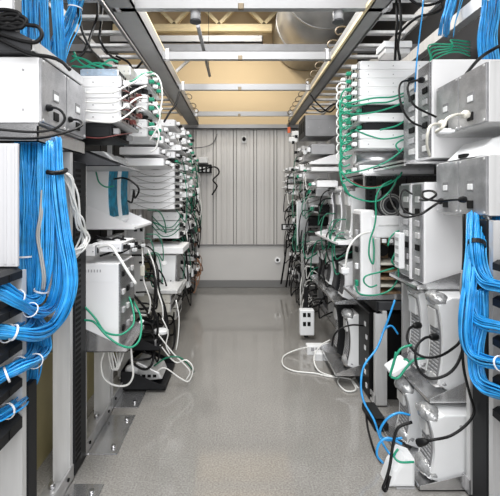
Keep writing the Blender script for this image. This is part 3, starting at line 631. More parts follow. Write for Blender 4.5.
t = Thing('black_tower', 'black upright equipment tower with white side ports, right row', 'tower', (1.02, 3.0, 0)); t.b('body', 'black', (.905, 2.76, .0), (1.25, 3.15, .60), .006)
for k in range(6): t.b('port', 'white_plastic', (.901, 2.80+.03*(k % 2), .06+.085*k), (.907, 2.83+.03*(k % 2), .09+.085*k))
# central right tray with rounded silver modems
for k, (ya, yb) in enumerate(((3.12, 3.3), (3.42, 3.6), (3.72, 3.9))):
    modem('%s of three silver rounded modems on the middle right tray' % ('nearest', 'second', 'farthest')[k], 1, .85-.0*k, 1.12, ya, yb, 1.055, 1.475, body='steel' if k else 'white_plastic', grille='steel', group='rounded modems on middle right tray', slots=False)
tray('white tray under three silver rounded modems on the right', 1, .76, 1.3, 3.06, 3.95, 1.03, .14, 'white')
for k, (ya, yb, m_) in enumerate(((3.0, 3.14, 'white_plastic'), (3.22, 3.38, 'charcoal'), (3.46, 3.62, 'white_plastic'), (3.7, 3.84, 'steel'), (3.9, 4.0, 'charcoal'))):
    modem('%s of five modems standing on the grey tray at knee height, right' % ('nearest', 'second', 'third', 'fourth', 'farthest')[k], 1, .79, 1.05, ya+.1, yb+.1, .60, .90, body=m_, grille='darkgrey', group='modems on the knee height tray right', slots=False, caps=False)
tray('grey knee height tray carrying five modems in the right row', 1, .74, 1.3, 3.06, 4.12, .575, .1)
modem('white modem with black vent face in the lowest right floor tray', 1, .80, 1.10, 3.0, 3.16, .10, .52, grille='black', group='low modems right')
modem('black modem behind the white one in the lowest right floor tray', 1, .78, 1.05, 3.24, 3.36, .10, .55, body='charcoal', grille='black', caps=False, group='low modems right')
tray('grey floor tray under the white modem with black vent face', 1, .72, 1.25, 2.95, 3.5, .075, .16)
# right far devices
u0, u1, z0, z1 = upx(305, 336, 115, 136, 4.0)
unit('dark_box', 'large dark grey box high in the far right racks under the channel', 'box', 1, u0, u1, 4.0, 4.4, z0, z1, m='midgrey', face='charcoal', ports=3)
u0, u1, z0, z1 = upx(312, 335, 144, 154, 4.0)
unit('grey_box', 'small mid grey box below the large dark grey box, right', 'box', 1, u0, u1, 4.0, 4.4, z0, z1, m='grey', face='grey', ports=3, plug=['white_plastic'])
t = Thing('white_wedge', 'white sloping wedge shaped device below the mid grey box, right', 'device', W(322, 164, 4.0)); bm = bmesh.new(); u0, u1, z0, z1 = upx(310, 340, 155.5, 164, 4.0); prism(bm, [(u0, z0), (u1, z0), (u1, z1+.02), (u1-.1, z1), (u0, z0+.02)], 'y', 4.0, 4.4, .003); t.part('body', bm, 'white')
for k in range(3): t.b('port', 'void', (u0-.002, 4.05+.11*k, z0+.004), (u0+.002, 4.12+.11*k, z0+.016))
for k, (xa, xb, yt, yb, d) in enumerate(((311, 340, 167, 171, 3.98), (303, 328, 172, 179, 4.5), (317, 338, 180.5, 187, 3.6), (300, 322, 165, 170.5, 4.6))):
    u0, u1, z0, z1 = upx(xa, xb, yt, yb, d)
    unit('slim_chassis', ['thin white chassis just under the white wedge, right', 'white chassis above the rounded modems, farther of two, right', 'white chassis above the rounded modems, nearer of two, right', 'white chassis level with the wedge but farther back, right'][k], 'chassis', 1, u0, u1, d, d+.38, z0, z1, ports=4, group='white chassis in right racks', plug=['white_plastic', 'green'], screws=False)
farstack(1, .74, 1.1, 4.68, 5.2, zrow(2.0, .07, .04, 4), 'chassis', '%s from top of the chassis in the sixth right rack', 'white chassis in right racks', ['white', 'grey', 'white'], ['white_plastic', 'black', 'white_plastic'], .04)
farstack(1, .68, 1.1, 5.32, 5.85, zrow(1.80, .05, .03, 5), 'chassis', '%s from top of the chassis in the farthest right rack', 'white chassis in right racks', ['white', 'white', 'grey'], ['white_plastic', 'wcable'], .03)
farstack(1, .80, 1.15, 4.02, 4.4, zrow(1.5, .09, .09, 2), 'chassis', '%s from top of the chassis behind the rounded modems, right', 'lower chassis far right', ['white', 'charcoal'], ['black', 'green'], .03)
farstack(1, .74, 1.1, 4.7, 5.15, zrow(1.38, .1, .12, 5), 'chassis', '%s from top of the lower chassis in the sixth right rack', 'lower chassis far right', ['white', 'charcoal', 'alu'], ['black', 'white_plastic'], .04)
farstack(1, .76, 1.1, 5.35, 5.8, zrow(1.3, .1, .12, 5), 'chassis', '%s from top of the lower chassis in the farthest right rack', 'lower chassis far right', ['charcoal', 'white', 'charcoal'], ['black', 'white_plastic'], .04)
t = Thing('silver_upright_box', 'narrow silver upright box beside the back wall in the right row', 'box', W(300, 247, 4.65)); u0, u1, z0, z1 = upx(297.5, 304, 200, 247, 4.62); t.b('body', 'steel', (u0, 4.62, z0), (u1+.05, 4.67, z1), .004); t.b('edge', 'white_plastic', (u0-.01, 4.615, z0+.02), (u0+.006, 4.64, z1-.02), .002)
for k in range(3):
    t = Thing('white_adapter', '%s of three white adapters below the orange tag, far right' % ('uppermost', 'middle', 'lowest')[k], 'adapter', W(294, 140, 5.2), 'adapters far right')
    px, py = ((296, 131), (293, 137), (300, 150))[k]
    t.b('body', 'white_plastic', W(px-4, py, 5.2), W(px+4, py+6, 5.27), .01); t.b('prong', 'black', W(px-1, py+4, 5.195), W(px+1.5, py+7, 5.2))
t = Thing('orange_tag', 'small orange tag hanging under the right overhead channel', 'tag', W(289, 133, 5.3)); t.b('tag', 'orange', W(287.5, 127, 5.3), W(290.5, 133, 5.31), .003); t.b('strap', 'black', W(288.5, 120, 5.3), W(289.5, 127, 5.305))
t = Thing('label_strip', 'white label strip with black marks on the far right rack', 'label', W(287, 229, 5.75)); t.b('plate', 'black', W(281.5, 224, 5.75), W(296, 230, 5.77), .003)
for k in range(3): t.b('mark', 'white_plastic', W(283+3.6*k, 225, 5.745), W(285.6+3.6*k, 229, 5.751))
# floor items right
t = Thing('outlet_box', 'white outlet box with black sockets near the floor, right row', 'socket box', W(306, 335, 3.9)); t.b('body', 'white_plastic', W(300, 310, 3.9), W(313, 333, 3.98), .008)
t.b('mount_pole', 'black', (.66, 3.985, 0), (.70, 4.02, .5), .004)
for k in range(2):
    for q in range(2): t.b('socket', 'void', W(303+4.5*k, 313+9*q, 3.897), W(306+4.5*k, 317+9*q, 3.902))
t = Thing('power_strip', 'white power strip lying near the floor at the right', 'power strip', W(318, 352, 3.6)); t.b('body', 'white_plastic', W(307, 346, 3.55), W(331, 353, 3.64), .012, None, 2)
for k in range(4): t.b('socket', 'grey', W(311+4.6*k, 347.5, 3.547), W(314+4.6*k, 351, 3.552))
for k in range(2):
    t = Thing('white_adapter', ('left', 'right')[k]+' white adapter lying below the white power strip, right', 'adapter', W(318+9*k, 360, 3.45)); t.b('body', 'white_plastic', W(315+9*k, 353, 3.42), W(322+9*k, 359+2*k, 3.5), .012); t.b('cord_end', 'white_plastic', W(322+9*k, 355, 3.44), W(325+9*k, 357, 3.46), .004)
# ------------------------------------------------------------------ blue cable bundles
def bundle(label, px, n, wid, thick, m='blue', ties=(), strap=None, r=.0034, group=None, seed=0):
    rnd = random.Random(seed+len(px)*7+n)
    wp = [W(*p) for p in px]
    if px[-1][2] < 1.52 and (px[-1][0] < -5 or px[-1][0] > 505): wp.append(wp[-1]+Vector((math.copysign(.05, wp[-1].x), -.28, 0)))   # runs on into the holder bars
    path = smooth_path(wp, 6); fr = frames(path)
    L = len(path); c = sum(path, Vector())/L; base = Vector((c.x, c.y, min(p.z for p in path)))
    t = Thing('cable_bundle', label, 'cables', base, group or 'bundles of blue network cables')
    bm = bmesh.new(); offs = []
    # N lies nearly along Y (into the row); B lies across the bundle as seen from the aisle
    n = int(n*1.45)
    for k in range(n):
        a = rnd.uniform(-1, 1); b_ = rnd.uniform(-1, 1)*math.sqrt(max(0, 1-a*a*.8))
        ph = rnd.uniform(0, 6.28); fq = rnd.uniform(.15, .4); am = rnd.uniform(.04, .16)
        pts = []
        for i in range(L):
            T, N, B = fr[i]
            pinch = 1.0
            for tp in ties:
                pinch = min(pinch, .72+.28*min(1, abs(i/(L-1)-tp)/.12))
            aa = (a+am*math.sin(i*fq+ph))*pinch; bb = (b_+am*math.cos(i*fq*.8+ph))*pinch
            pts.append(path[i]+B*(aa*wid/2)+N*(bb*thick/2))
        tube(bm, pts, r*rnd.uniform(.85, 1.15), 5)
    o = t.part('cable_strands', bm, m); o.data.materials.append(M['bluepale']); o['kind'] = 'stuff'
    pf = len(o.data.polygons)//n
    for i, p in enumerate(o.data.polygons):
        if (i//pf) % 3 == 1: p.material_index = 1
    def ring(tp, nm, mm, w, gr):
        i = min(L-2, max(1, int(tp*(L-1)))); T, N, B = fr[i]; p = path[i]; bm2 = bmesh.new(); loops = []
        for e in (-1, 1):
            loops.append([[bm2.verts.new(p+T*(e*w/2)+B*((wid/2*.8+gr+q)*math.cos(a*math.pi/8))+N*((thick/2*.9+gr+q)*math.sin(a*math.pi/8))) for a in range(16)] for q in (0, .003)])
        for a in range(16):
            b2 = (a+1) % 16
            for A, B_ in ((loops[0][1], loops[1][1]), (loops[1][0], loops[0][0]), (loops[1][1], loops[1][0]), (loops[0][0], loops[0][1])): bm2.faces.new((A[a], A[b2], B_[b2], B_[a]))
        t.part(nm, bm2, mm)
    for tp in ties: ring(tp, 'cable_tie', 'tie', .007, .004)
    if strap is not None: ring(strap, 'velcro_strap', 'black', .022, .006)
    return t
def Z(pts, d): return [(p[0], p[1], p[2] if len(p) > 2 else d) for p in pts]
bundle('broad blue cable bundle dropping from above at far upper left', Z([(29, -12), (30, 15), (31, 45), (34, 78)], 2.22), 30, .115, .07)
bundle('narrow blue cable bundle between two wider ones at upper left', Z([(44, -12), (45, 20), (46, 50), (49, 82)], 2.2), 14, .035, .05)
bundle('straight blue cable bundle passing down behind the upper left power supply', Z([(56, -12), (58, 20), (60, 50), (62, 86)], 2.2), 20, .055, .05)
bundle('curved blue cable bundle with white tie sweeping left at the top', Z([(77, -12, 2.5), (75, 8, 2.5), (70, 25, 2.48), (62, 42, 2.45), (57, 60, 2.42)], 2.4), 22, .10, .06, ties=(.25,))
bundle('leftmost hanging blue cable bundle beside the white fluted panel', Z([(24, 139, 1.78), (24, 165), (26, 210), (26, 250), (27, 285), (27, 312), (22, 328, 1.56), (10, 333, 1.46), (-16, 334, 1.37)], 1.72), 26, .072, .06, ties=(.36, .80), seed=1)
bundle('second hanging blue cable bundle splaying beside the leftmost one', Z([(35, 139, 1.78), (35, 165), (33, 200), (34, 235), (31, 272), (29, 310), (31, 335), (28, 355, 1.58), (14, 368, 1.47), (-16, 384, 1.36)], 1.73), 22, .055, .055, ties=(.78,), seed=2)
bundle('central hanging blue cable bundle with black strap at lower left', Z([(46, 139, 1.78), (46, 155), (46, 195), (46, 240), (44, 275), (39, 296), (28, 303, 1.6), (14, 296, 1.48), (-16, 283, 1.37)], 1.70), 24, .058, .055, ties=(.52, .76), seed=3)
bundle('slanting blue cable bundle crossing toward the silver post', Z([(52, 139, 1.8), (54, 185), (57, 225), (60, 265), (58, 292), (50, 308), (36, 312, 1.58), (18, 302, 1.45), (-16, 290, 1.37)], 1.745), 20, .05, .05, ties=(.72,), seed=4)
bundle('outermost blue cable loop swinging widest beside the slotted duct', Z([(55, 139, 1.8), (57, 180), (63, 230), (69, 262), (70, 286), (64, 308), (52, 326), (36, 334, 1.56), (18, 333, 1.44), (-16, 332, 1.36)], 1.71), 24, .05, .05, ties=(.82,), seed=5)
bundle('lower left blue cable loop into the third gap of holder bars', Z([(32, 318), (42, 332), (43, 350), (35, 361, 1.56), (20, 368, 1.45), (4, 376, 1.42), (-16, 386, 1.35)], 1.70), 24, .06, .05, ties=(.45, .7), seed=6)
bundle('lowest left blue cable loop into the bottom gap of holder bars', Z([(30, 330), (32, 355), (30, 380), (24, 397, 1.6), (12, 408, 1.47), (-2, 416, 1.41), (-16, 424, 1.36)], 1.68), 24, .062, .05, ties=(.4, .62), seed=7)
# right
bundle('upright blue cable bundle at the top right corner', Z([(493, -14), (490, 15), (487, 40), (490, 66)], 2.3), 28, .11, .06, seed=8)
bundle('slanted short blue cable bundle below the ceiling at upper right', Z([(457, -12), (452, 8), (448, 22), (446, 36)], 2.75), 20, .10, .06, seed=9)
bundle('short blue cable bundle between the two right power supplies', Z([(488, 122), (490, 140), (491, 166)], 2.28), 22, .10, .06, seed=10)
bundle('strapped blue cable bundle below the lower right power supply', Z([(477, 215, 1.86), (477, 232, 1.78), (477, 250), (480, 268), (489, 283, 1.66), (514, 290, 1.5)], 1.73), 32, .07, .055, ties=(.86,), strap=.3, seed=11)
bundle('outer right blue cable loop curving into the second holder gap', Z([(472, 215, 1.88), (471, 250, 1.77), (468, 285), (472, 310), (482, 323, 1.66), (514, 331, 1.5)], 1.72), 22, .042, .05, ties=(.84,), seed=12)
bundle('middle right blue cable loop curving into the third holder gap', Z([(474, 262, 1.76), (468, 300), (466, 332), (471, 350), (484, 360, 1.65), (514, 368, 1.5)], 1.71), 26, .055, .055, ties=(.8,), seed=13)
bundle('lower right blue cable tangle below the third holder gap', Z([(482, 290), (482, 320), (477, 345), (477, 370), (485, 386, 1.65), (514, 398, 1.5)], 1.70), 28, .055, .055, ties=(.84,), seed=14)
bundle('straight blue cable strip at the right edge beside the black gap', Z([(497, 215, 1.86), (497, 240), (496, 270), (498, 300), (502, 330)], 1.78), 18, .04, .05, seed=15)
# ------------------------------------------------------------------ single cables
def cable(name, label, px, r, m, cat='cable', group=None, plug=None, d=2., world=False):
    pts = [Vector(p) if world else W(*(p if len(p) > 2 else (*p, d))) for p in px]
    for p in pts: p.z = max(p.z, r+.001)
    bm = bmesh.new(); path = smooth_path(pts, 5); tube(bm, path, r, 6)
    if not plug: return single(name, bm, m, label, cat, group)
    c = sum(path, Vector())/len(path); c.z = min(p.z for p in path)
    t = Thing(name, label, cat, c, group); t.part('jacket', bm, m)
    for end in plug:
        p = path[0] if end == 0 else path[-1]; q = path[2] if end == 0 else path[-3]
        bm = bmesh.new(); tube(bm, [p, p+(q-p).normalized()*.012, p+(q-p).normalized()*.035, p+(q-p).normalized()*.055], [r*3, r*3, r*2.6, r*1.3], 8); t.part('plug', bm, m)
    return t
def pc(*a, **k): return cable('power_cable', *a, **k)
pc('black power cord looping from nearer socket of upper left power supply', [(47, 108, 1.70), (56, 108, 1.64), (63, 113, 1.6), (64, 121, 1.6), (54, 129, 1.58), (32, 132, 1.55), (-6, 129, 1.5)], .0055, 'black', plug=(0,))
pc('black power cord from the farther socket of upper left power supply', [(67, 119.5, 1.93), (78, 120, 1.86), (82, 125, 1.8), (70, 131, 1.72), (40, 138, 1.6), (-6, 138, 1.48)], .0055, 'black', plug=(0,))
for k, (px, lab) in enumerate(((((-8, 18), (10, 14), (26, 19), (20, 28), (4, 24), (-8, 22)), 'uppermost black cable coil on the upper left dark shelf'),
        (((-8, 30), (14, 24), (28, 25), (38, 27), (42, 35), (36, 42), (22, 41), (-8, 32)), 'large black cable loop drooping over the upper left dark shelf edge'),
        (((-8, 10), (8, 10), (20, 14), (12, 20), (-2, 17), (-8, 13)), 'small black cable coil at the very upper left corner'),
        (((-8, 26), (12, 29), (25, 24), (18, 19), (2, 20), (-8, 20)), 'middle black cable coil on the upper left dark shelf'),
        (((-8, 36), (12, 46), (30, 54), (50, 57), (62, 62), (70, 70)), 'black cable running down along the upper left dark shelf'))):
    cable('black_cable', lab, px, .008, 'black', d=1.58)
for k in range(9):
    rnd = random.Random(70+k); e = lambda a: rnd.uniform(-a, a)
    cable('patch_cable', 'white patch cord in the cluster beside the black slotted duct, left', [(58+e(3), 172+e(3), 1.86), (69+e(3), 178+e(4), 1.9), (74+e(4), 200+e(8), 1.92), (79+e(5), 222+e(8), 1.94), (86+e(5), 236+e(5), 2.0), (80+e(6), 249+e(5), 1.95), (68+e(4), 262+e(9), 1.92), (60+e(4), 282+e(9), 1.92)], .0048, 'wcable', group='white patch cords by the left duct')
cable('velcro_strip', 'black strap holding white patch cords beside the blue bundles', [(47, 172, 1.66), (54, 173, 1.66), (62, 172, 1.7), (66, 170, 1.8)], .011, 'black', cat='strap')
for k, (x0, o) in enumerate(((41, 0), (44, 2))):
    cable('grey_cable', ('left','right')[k]+' of two pale grey cables hanging among the left blue bundles', [(42+k, 190, 1.68), (40+o, 215, 1.67), (37+o, 235, 1.67), (40+o, 255, 1.67), (43+o, 276, 1.67), (42+o, 290, 1.68)], .005, 'gcable')
for k in range(4):
    cable('white_cable', '%s white cable sweeping across the left chassis stack to the green plugs' % ['uppermost', 'second', 'third', 'lowest'][k], [(80, 92+k*9, 2.12), (96, 93+k*9.5, 2.15), (114, 92+k*10, 2.14), (126, 86+k*10, 2.2), (138, 80+k*9, 2.3), (146, 74+k*12, 2.5)], .0055, 'wcable', d=2.2)
for k in range(4):
    cable('red_wire', 'thin red wire linking chassis plugs at the upper left', [(122, 90+10*k, 2.2), (128, 92+9*k, 2.2), (134, 97+9*k, 2.3), (141, 101+9*k, 2.5)], .003, 'red', cat='wire', group='red wires upper left')
cable('red_wire', 'red wire running level below the upper left chassis stack', [(84, 137, 2.15), (100, 138, 2.15), (118, 135, 2.17), (132, 133, 2.4)], .003, 'red', cat='wire')
for k, px in enumerate((((146, 76), (155, 74), (161, 84), (162, 100), (159, 115), (162, 108)), ((148, 104), (156, 106), (160, 116), (156, 130), (150, 140)), ((146, 128), (155, 127), (159, 134), (156, 148), (150, 152)))):
    cable('white_cable', '%s white cable arching at the tips of the green plugs, left' % ['highest', 'middle', 'lowest'][k], px, .006, 'wcable', d=2.62)
for k, px in enumerate((((72, 56), (86, 60), (98, 66), (110, 60), (118, 62)), ((70, 62), (80, 58), (92, 64), (104, 68)), ((72, 66), (84, 67), (96, 63), (112, 66)), ((74, 52), (78, 60), (86, 66), (95, 68)))):
    cable('green_wire', 'green wire in the clump above the left chassis stack', px, .006, 'green', cat='wire', group='green wires above left stack', d=2.3)
cable('green_wire', 'green wire reaching over the left stack to its topmost green plug', [(124, 84, 2.3), (134, 80, 2.35), (142, 74, 2.5), (152, 72, 2.62)], .005, 'green', cat='wire')
cable('green_wire', 'green wire arcing against the white side of teal fronted modem', [(96, 172, 2.55), (99, 182, 2.5), (106, 187, 2.5), (114, 186, 2.5)], .005, 'green', cat='wire')
cable('black_cable', 'black cord looped at the front of the teal fronted modems', [(114, 179, 2.5), (124, 178, 2.45), (134, 183, 2.45), (139, 190, 2.45), (135, 198, 2.5), (134, 190, 2.5), (132, 202, 2.55), (128, 201, 2.6)], .006, 'black')
for k, px in enumerate((((86, 245), (98, 238), (112, 240), (122, 246)), ((92, 240), (104, 243), (116, 238), (126, 240)), ((96, 246), (110, 250), (120, 253), (130, 248)), ((96, 236), (106, 240), (118, 243), (124, 236)), ((100, 256), (112, 252), (120, 248)))):
    cable('black_cable', 'black cable in the dark gap below the left modem tray', px, .007, 'black', group='black cables below left tray', d=2.35)
cable('white_cable', 'thick white cable running down past the white box to the lower left', [(96, 248, 2.2), (110, 246, 2.15), (118, 256, 2.12), (128, 272, 2.1), (136, 284, 2.1)], .008, 'wcable')
cable('green_wire', 'upper green wire draped over the large white box at left', [(83, 305, 2.14), (95, 318, 2.1), (104, 331, 2.1), (116, 335, 2.08), (126, 332, 2.1), (134, 322, 2.2), (132, 305, 2.3), (126, 290, 2.4)], .0055, 'green', cat='wire')
cable('green_wire', 'lower green wire draped over the large white box at left', [(83, 320, 2.12), (94, 322, 2.1), (106, 335, 2.08), (120, 345, 2.06), (132, 347, 2.05), (140, 338, 2.1), (141, 318, 2.2), (134, 302, 2.4)], .0055, 'green', cat='wire')
cable('white_cable', 'coiled white cable hanging beneath the large white box at left', [(104, 352), (101, 364), (104, 378), (114, 385), (127, 385), (133, 376), (132, 362), (131, 348)], .006, 'wcable', d=2.3)
for k in range(3): cable('white_cable', 'white cord squiggle under the large white box at left', [(108+2*k, 350, 2.35), (110+3*k, 362, 2.35), (113+2*k, 370, 2.35), (118+k, 364, 2.35), (116+4*k, 352, 2.4)], .0045, 'wcable', group='white cord squiggles left')
cable('white_cable', 'white cable looping down with an inline connector in the left row', [(142, 248, 2.95), (143, 266, 2.9), (144, 282, 2.9), (150, 300, 2.9), (148, 314, 2.9), (138, 313, 2.9), (132, 300, 2.9)], .006, 'wcable')
t = Thing('inline_connector', 'ivory inline connector on the white cable of the left row', 'connector', W(142.5, 275, 2.88)); t.b('body', 'ivory', W(140, 266, 2.87), W(145, 275.5, 2.9), .004); t.b('clip', 'white_plastic', W(141.5, 264, 2.87), W(143.5, 266.5, 2.89))
cable('black_cable', 'thick black cable hanging down past the tapered white modem, left', [(152, 258, 3.3), (157, 272, 3.2), (158, 290, 3.15), (164, 308, 3.1), (167, 325, 3.1), (168, 340, 3.1)], .016, 'black')
cable('white_cable', 'white cable beside the thick black hanging cable, left', [(148, 250, 3.2), (154, 266, 3.15), (157, 288, 3.1), (162, 305, 3.05), (163, 318, 3.05)], .007, 'wcable')
for k, px in enumerate((((160, 345), (175, 362), (186, 360), (193, 368), (189, 381), (180, 378), (165, 368), (156, 372)), ((158, 334), (172, 352), (184, 364), (190, 372), (186, 380)), ((162, 318), (168, 332), (166, 345), (170, 354)), ((176, 300), (179, 318), (178, 338), (176, 350)))):
    cable('white_cable', '%s trailing to the floor beside the black trays at left' % ['longest white cable', 'second white cable', 'short white cable', 'upright grey white cable'][k], px, .005, 'wcable', d=2.95)
cable('green_wire', 'green wire trailing to the floor beside the black trays, left', [(154, 366, 2.95), (166, 358, 2.95), (178, 357, 2.95), (187, 363, 3.0), (194, 372, 3.1)], .006, 'greend', cat='wire')
# swarms: wires in the dense parts of the rows
def swarm(n, name, label, cat, grp, m, s, urange, yrange, zrange, r, drop=(.1, .5), seed=1, m2=None):
    rnd = random.Random(seed)
    for k in range(n):
        u = rnd.uniform(*urange); y = rnd.uniform(*yrange); z = rnd.uniform(*zrange); d = rnd.uniform(*drop); w = rnd.uniform(-.3, .3)
        pts = [(s*(u+.10), y, z), (s*(u+.01), y+.02, z-.01), (s*(u-.035), y+w*.3, z-d*.45), (s*(u-.03+rnd.uniform(-.02, .02)), y+w*.6, z-d), (s*(u+.01), y+w*.9, z-d*rnd.uniform(.7, 1)), (s*(u+.1), y+w, z-d*rnd.uniform(.5, .95))]
        cable(name, label, pts, r*rnd.uniform(.8, 1.2), m2 if m2 and k % 3 == 0 else m, cat=cat, group=grp, world=True)
swarm(16, 'green_wire', 'green wire tangled along the fronts of the far left racks', 'wire', 'green wires far left', 'greend', -1, (.54, .62), (3.9, 5.7), (.9, 2.0), .005, seed=3)
swarm(32, 'black_cable', 'black cable tangled along the fronts of the far left racks', 'cable', 'black cables far left', 'black', -1, (.55, .63), (4.1, 5.7), (.55, 1.7), .007, seed=4)
swarm(12, 'white_cable', 'white cable tangled along the fronts of the far left racks', 'cable', 'white cables far left', 'wcable', -1, (.54, .62), (3.8, 5.6), (.6, 2.1), .006, seed=5, m2='gcable')
swarm(9, 'brown_wire', 'brown wire in the knot low at the far end of the left row', 'wire', 'brown wires far left', 'brown', -1, (.52, .60), (5.0, 5.7), (.35, .62), .006, (.1, .25), seed=6)
swarm(5, 'green_wire', 'green wire hanging below the seven chassis block on the left', 'wire', 'green wires mid left', 'greend', -1, (.62, .75), (3.2, 4.0), (.7, 1.3), .006, (.2, .5), seed=7)
swarm(13, 'black_cable', 'black cable hanging in the middle left racks', 'cable', 'black cables mid left', 'black', -1, (.62, .72), (2.9, 3.9), (.5, 1.1), .008, (.15, .4), seed=8)
swarm(8, 'black_cable', 'thick black cable knotted at floor level in the left row', 'cable', 'black cables low left', 'black', -1, (.55, .66), (2.9, 5.0), (.25, .6), .009, (.1, .25), seed=9)
for k in range(7):
    z = ZY(166+6.6*k, 3.7)
    cable('grey_cable', 'thin grey cable sagging across the seven chassis block on the left', [(-.98, 3.69, z+.03), (-.85, 3.68, z-.02), (-.72, 3.68, z-.03), (-.58, 3.69, z+.02), (-.50, 3.74, z)], .0028, 'gcable', group='grey cables across left block', world=True)
for k in range(3):
    cable('green_wire', 'green wire sagging across pale chassis under the seven chassis block', [W(152, 216+5*k, 3.86), W(162, 226+5*k, 3.85), W(172, 227+4*k, 3.85), W(180, 218+5*k, 3.86)], .005, 'greend', cat='wire', group='green wires across left pale chassis', world=True)
cable('black_cable', 'black cable loop hanging by the junction box on the back wall', [W(200, 170, 6.05), W(215, 167, 5.95), W(219, 173, 5.95), W(213, 180, 5.98), W(217, 186, 6.0), W(212, 195, 6.0)], .012, 'black', world=True)
cable('grey_cable', 'thin grey cable curving over the back wall at upper left', [W(192, 148, 5.9), W(204, 147, 6.12), W(213, 143, 6.15), W(217, 134, 6.14)], .009, 'midgrey', world=True)

# overhead black cables
t = Thing('white_conduit_box', 'pale box standing on top of the tall right stack by two black cables', 'box', W(393, 61, 2.85)); t.b('body', 'alu', W(385, 48, 2.85), W(402, 60.5, 3.0), .006); t.b('lid', 'white_plastic', W(384, 47, 2.845), W(403, 49, 3.005), .003)
for k, (px, lab) in enumerate((([(96, -8, 2.7), (98, 12, 2.7), (92, 32, 2.6), (84, 52, 2.5), (76, 58, 2.45)], 'black cable dropping from the ladder at upper left'),
        ([(104, -8, 2.9), (101, 25, 2.8), (100, 40, 2.7), (110, 55, 2.8), (120, 60, 2.9)], 'black cable crossing under the left ladder rungs'),
        ([(78, 8, 2.5), (82, 30, 2.5), (90, 48, 2.5)], 'short black cable behind the curved blue bundle'),
        ([(180, 90, 3.6), (176, 104, 3.5), (170, 112, 3.45), (164, 122, 3.4)], 'black cable leaning from the left channel down to the chassis'),
        ([(116, 56, 3.0), (128, 62, 3.0), (134, 70, 3.0), (142, 62, 3.1)], 'black cable bunched under the left overhead channel'))):
    cable('black_cable', lab, px, .009, 'black')
for k, (px, lab) in enumerate((([(396, -8, 2.5), (397, 20, 2.5), (396, 40, 2.5), (395, 60, 2.5)], 'left of two upright black cables at the upper right rack top'),
        ([(399, -8, 2.45), (401, 25, 2.45), (398, 45, 2.45), (400, 60, 2.45)], 'right of two upright black cables at the upper right rack top'),
        ([(405, -8, 2.3), (415, 3, 2.3), (430, 5, 2.3), (446, -2, 2.3), (452, -10, 2.3)], 'black cable loop across the top edge at upper right'),
        ([(440, -8, 2.3), (442, 8, 2.3), (430, 14, 2.3), (416, 18, 2.35), (398, 34, 2.5)], 'black cable curving under the right ladder'),
        ([(512, 40, 1.7), (492, 50, 1.74), (478, 60, 1.9), (466, 74, 2.1)], 'black cable lying over the upper right power supply'),
        ([(312, 106, 4.2), (322, 112, 4.1), (334, 104, 4.0), (344, 110, 3.9)], 'black cable tangled above the large dark grey box'),
        ([(310, 94, 4.2), (318, 104, 4.1), (330, 112, 4.1), (340, 100, 4.0)], 'black cable crossing over the large dark grey box top'))):
    cable('black_cable', lab, px, .008, 'black')
cable('blue_cable', 'single thin blue cable hanging at the upper right beside black cables', [(424, -8, 2.2), (422, 15, 2.2), (419, 40, 2.2), (416, 70, 2.2), (415, 92, 2.3)], .004, 'blue')
# right side cords
pc('black cord looping from the left front of the upper tall white box, right', [(412, 80, 2.3), (402, 82, 2.2), (399, 92, 2.15), (403, 110, 2.1), (412, 122, 2.1), (426, 128, 2.1)], .006, 'black', plug=(0,))
pc('second black cord crossing the upper tall white box, right', [(422, 80, 2.28), (410, 82, 2.15), (408, 92, 2.12), (415, 106, 2.08), (436, 117, 2.1)], .006, 'black', plug=(0,))
pc('white cord from nearer socket of the upper right power supply', [(466, 114.5, 1.86), (455, 115, 1.72), (447, 119, 1.7), (443, 127, 1.68), (436, 132, 1.75)], .007, 'ivory', plug=(0,))
pc('white cord from farther socket of the upper right power supply', [(443, 123.5, 2.08), (432, 125, 1.95), (428, 132, 1.92), (427, 145, 1.95), (430, 156, 2.0)], .007, 'ivory', plug=(0,))
t = Thing('white_plug', 'white plug block hanging below the upper right power supply', 'plug', W(443, 134, 1.74)); t.b('body', 'white_plastic', W(438, 128, 1.74), W(449, 134.5, 1.77), .005); t.b('boot', 'white_plastic', W(449, 129.5, 1.745), W(453, 133, 1.765), .003)
pc('black cord between sockets of lower right power supply and the tall box', [(464, 199.5, 1.86), (452, 200, 1.78), (438, 201, 1.75), (424, 198, 1.78), (423, 192, 1.85), (432, 191, 1.85), (436, 195, 1.8), (428, 200, 1.85), (420, 200, 2.0)], .0055, 'black', plug=(0,))
pc('black cord looping left from farther socket of lower right power supply', [(441, 201, 2.08), (432, 207, 1.9), (418, 215, 1.9), (404, 210, 1.95), (400, 198, 2.0), (404, 190, 2.1), (412, 194, 2.2)], .0055, 'black', plug=(0,))
pc('thin black cord sagging below the lower right power supply', [(436, 204, 1.95), (420, 214, 1.9), (405, 217, 1.95), (396, 210, 2.1), (390, 196, 2.3), (396, 184, 2.4)], .005, 'black')
cable('black_cable', 'black cable with grey loop hanging beside the strapped blue bundle', [(464, 214, 1.9), (464, 250, 1.88), (463, 272, 1.87), (462, 288, 1.87), (466, 296, 1.87), (469, 285, 1.87), (465, 272, 1.88)], .007, 'black')
cable('grey_cable', 'grey cable end loop below the black cable, beside the strapped blue bundle', [(463, 270, 1.85), (461, 285, 1.85), (462, 296, 1.85), (467, 297, 1.85), (470, 288, 1.85)], .006, 'gcable')
cable('grey_cable', 'pale cable curling in the black gap right of strapped blue bundle', [(487, 215, 1.8), (492, 228, 1.79), (495, 240, 1.78), (490, 252, 1.78), (484, 253, 1.78)], .0045, 'wcable')
pc('black power cord looping around the nearer modem in the middle right tray', [(436, 337, 2.0), (425, 338, 1.95), (416, 348, 1.92), (417, 366, 1.9), (428, 378, 1.88), (444, 376, 1.86), (456, 366, 1.86), (463, 348, 1.88), (464, 330, 1.92)], .0065, 'black', plug=(0,))
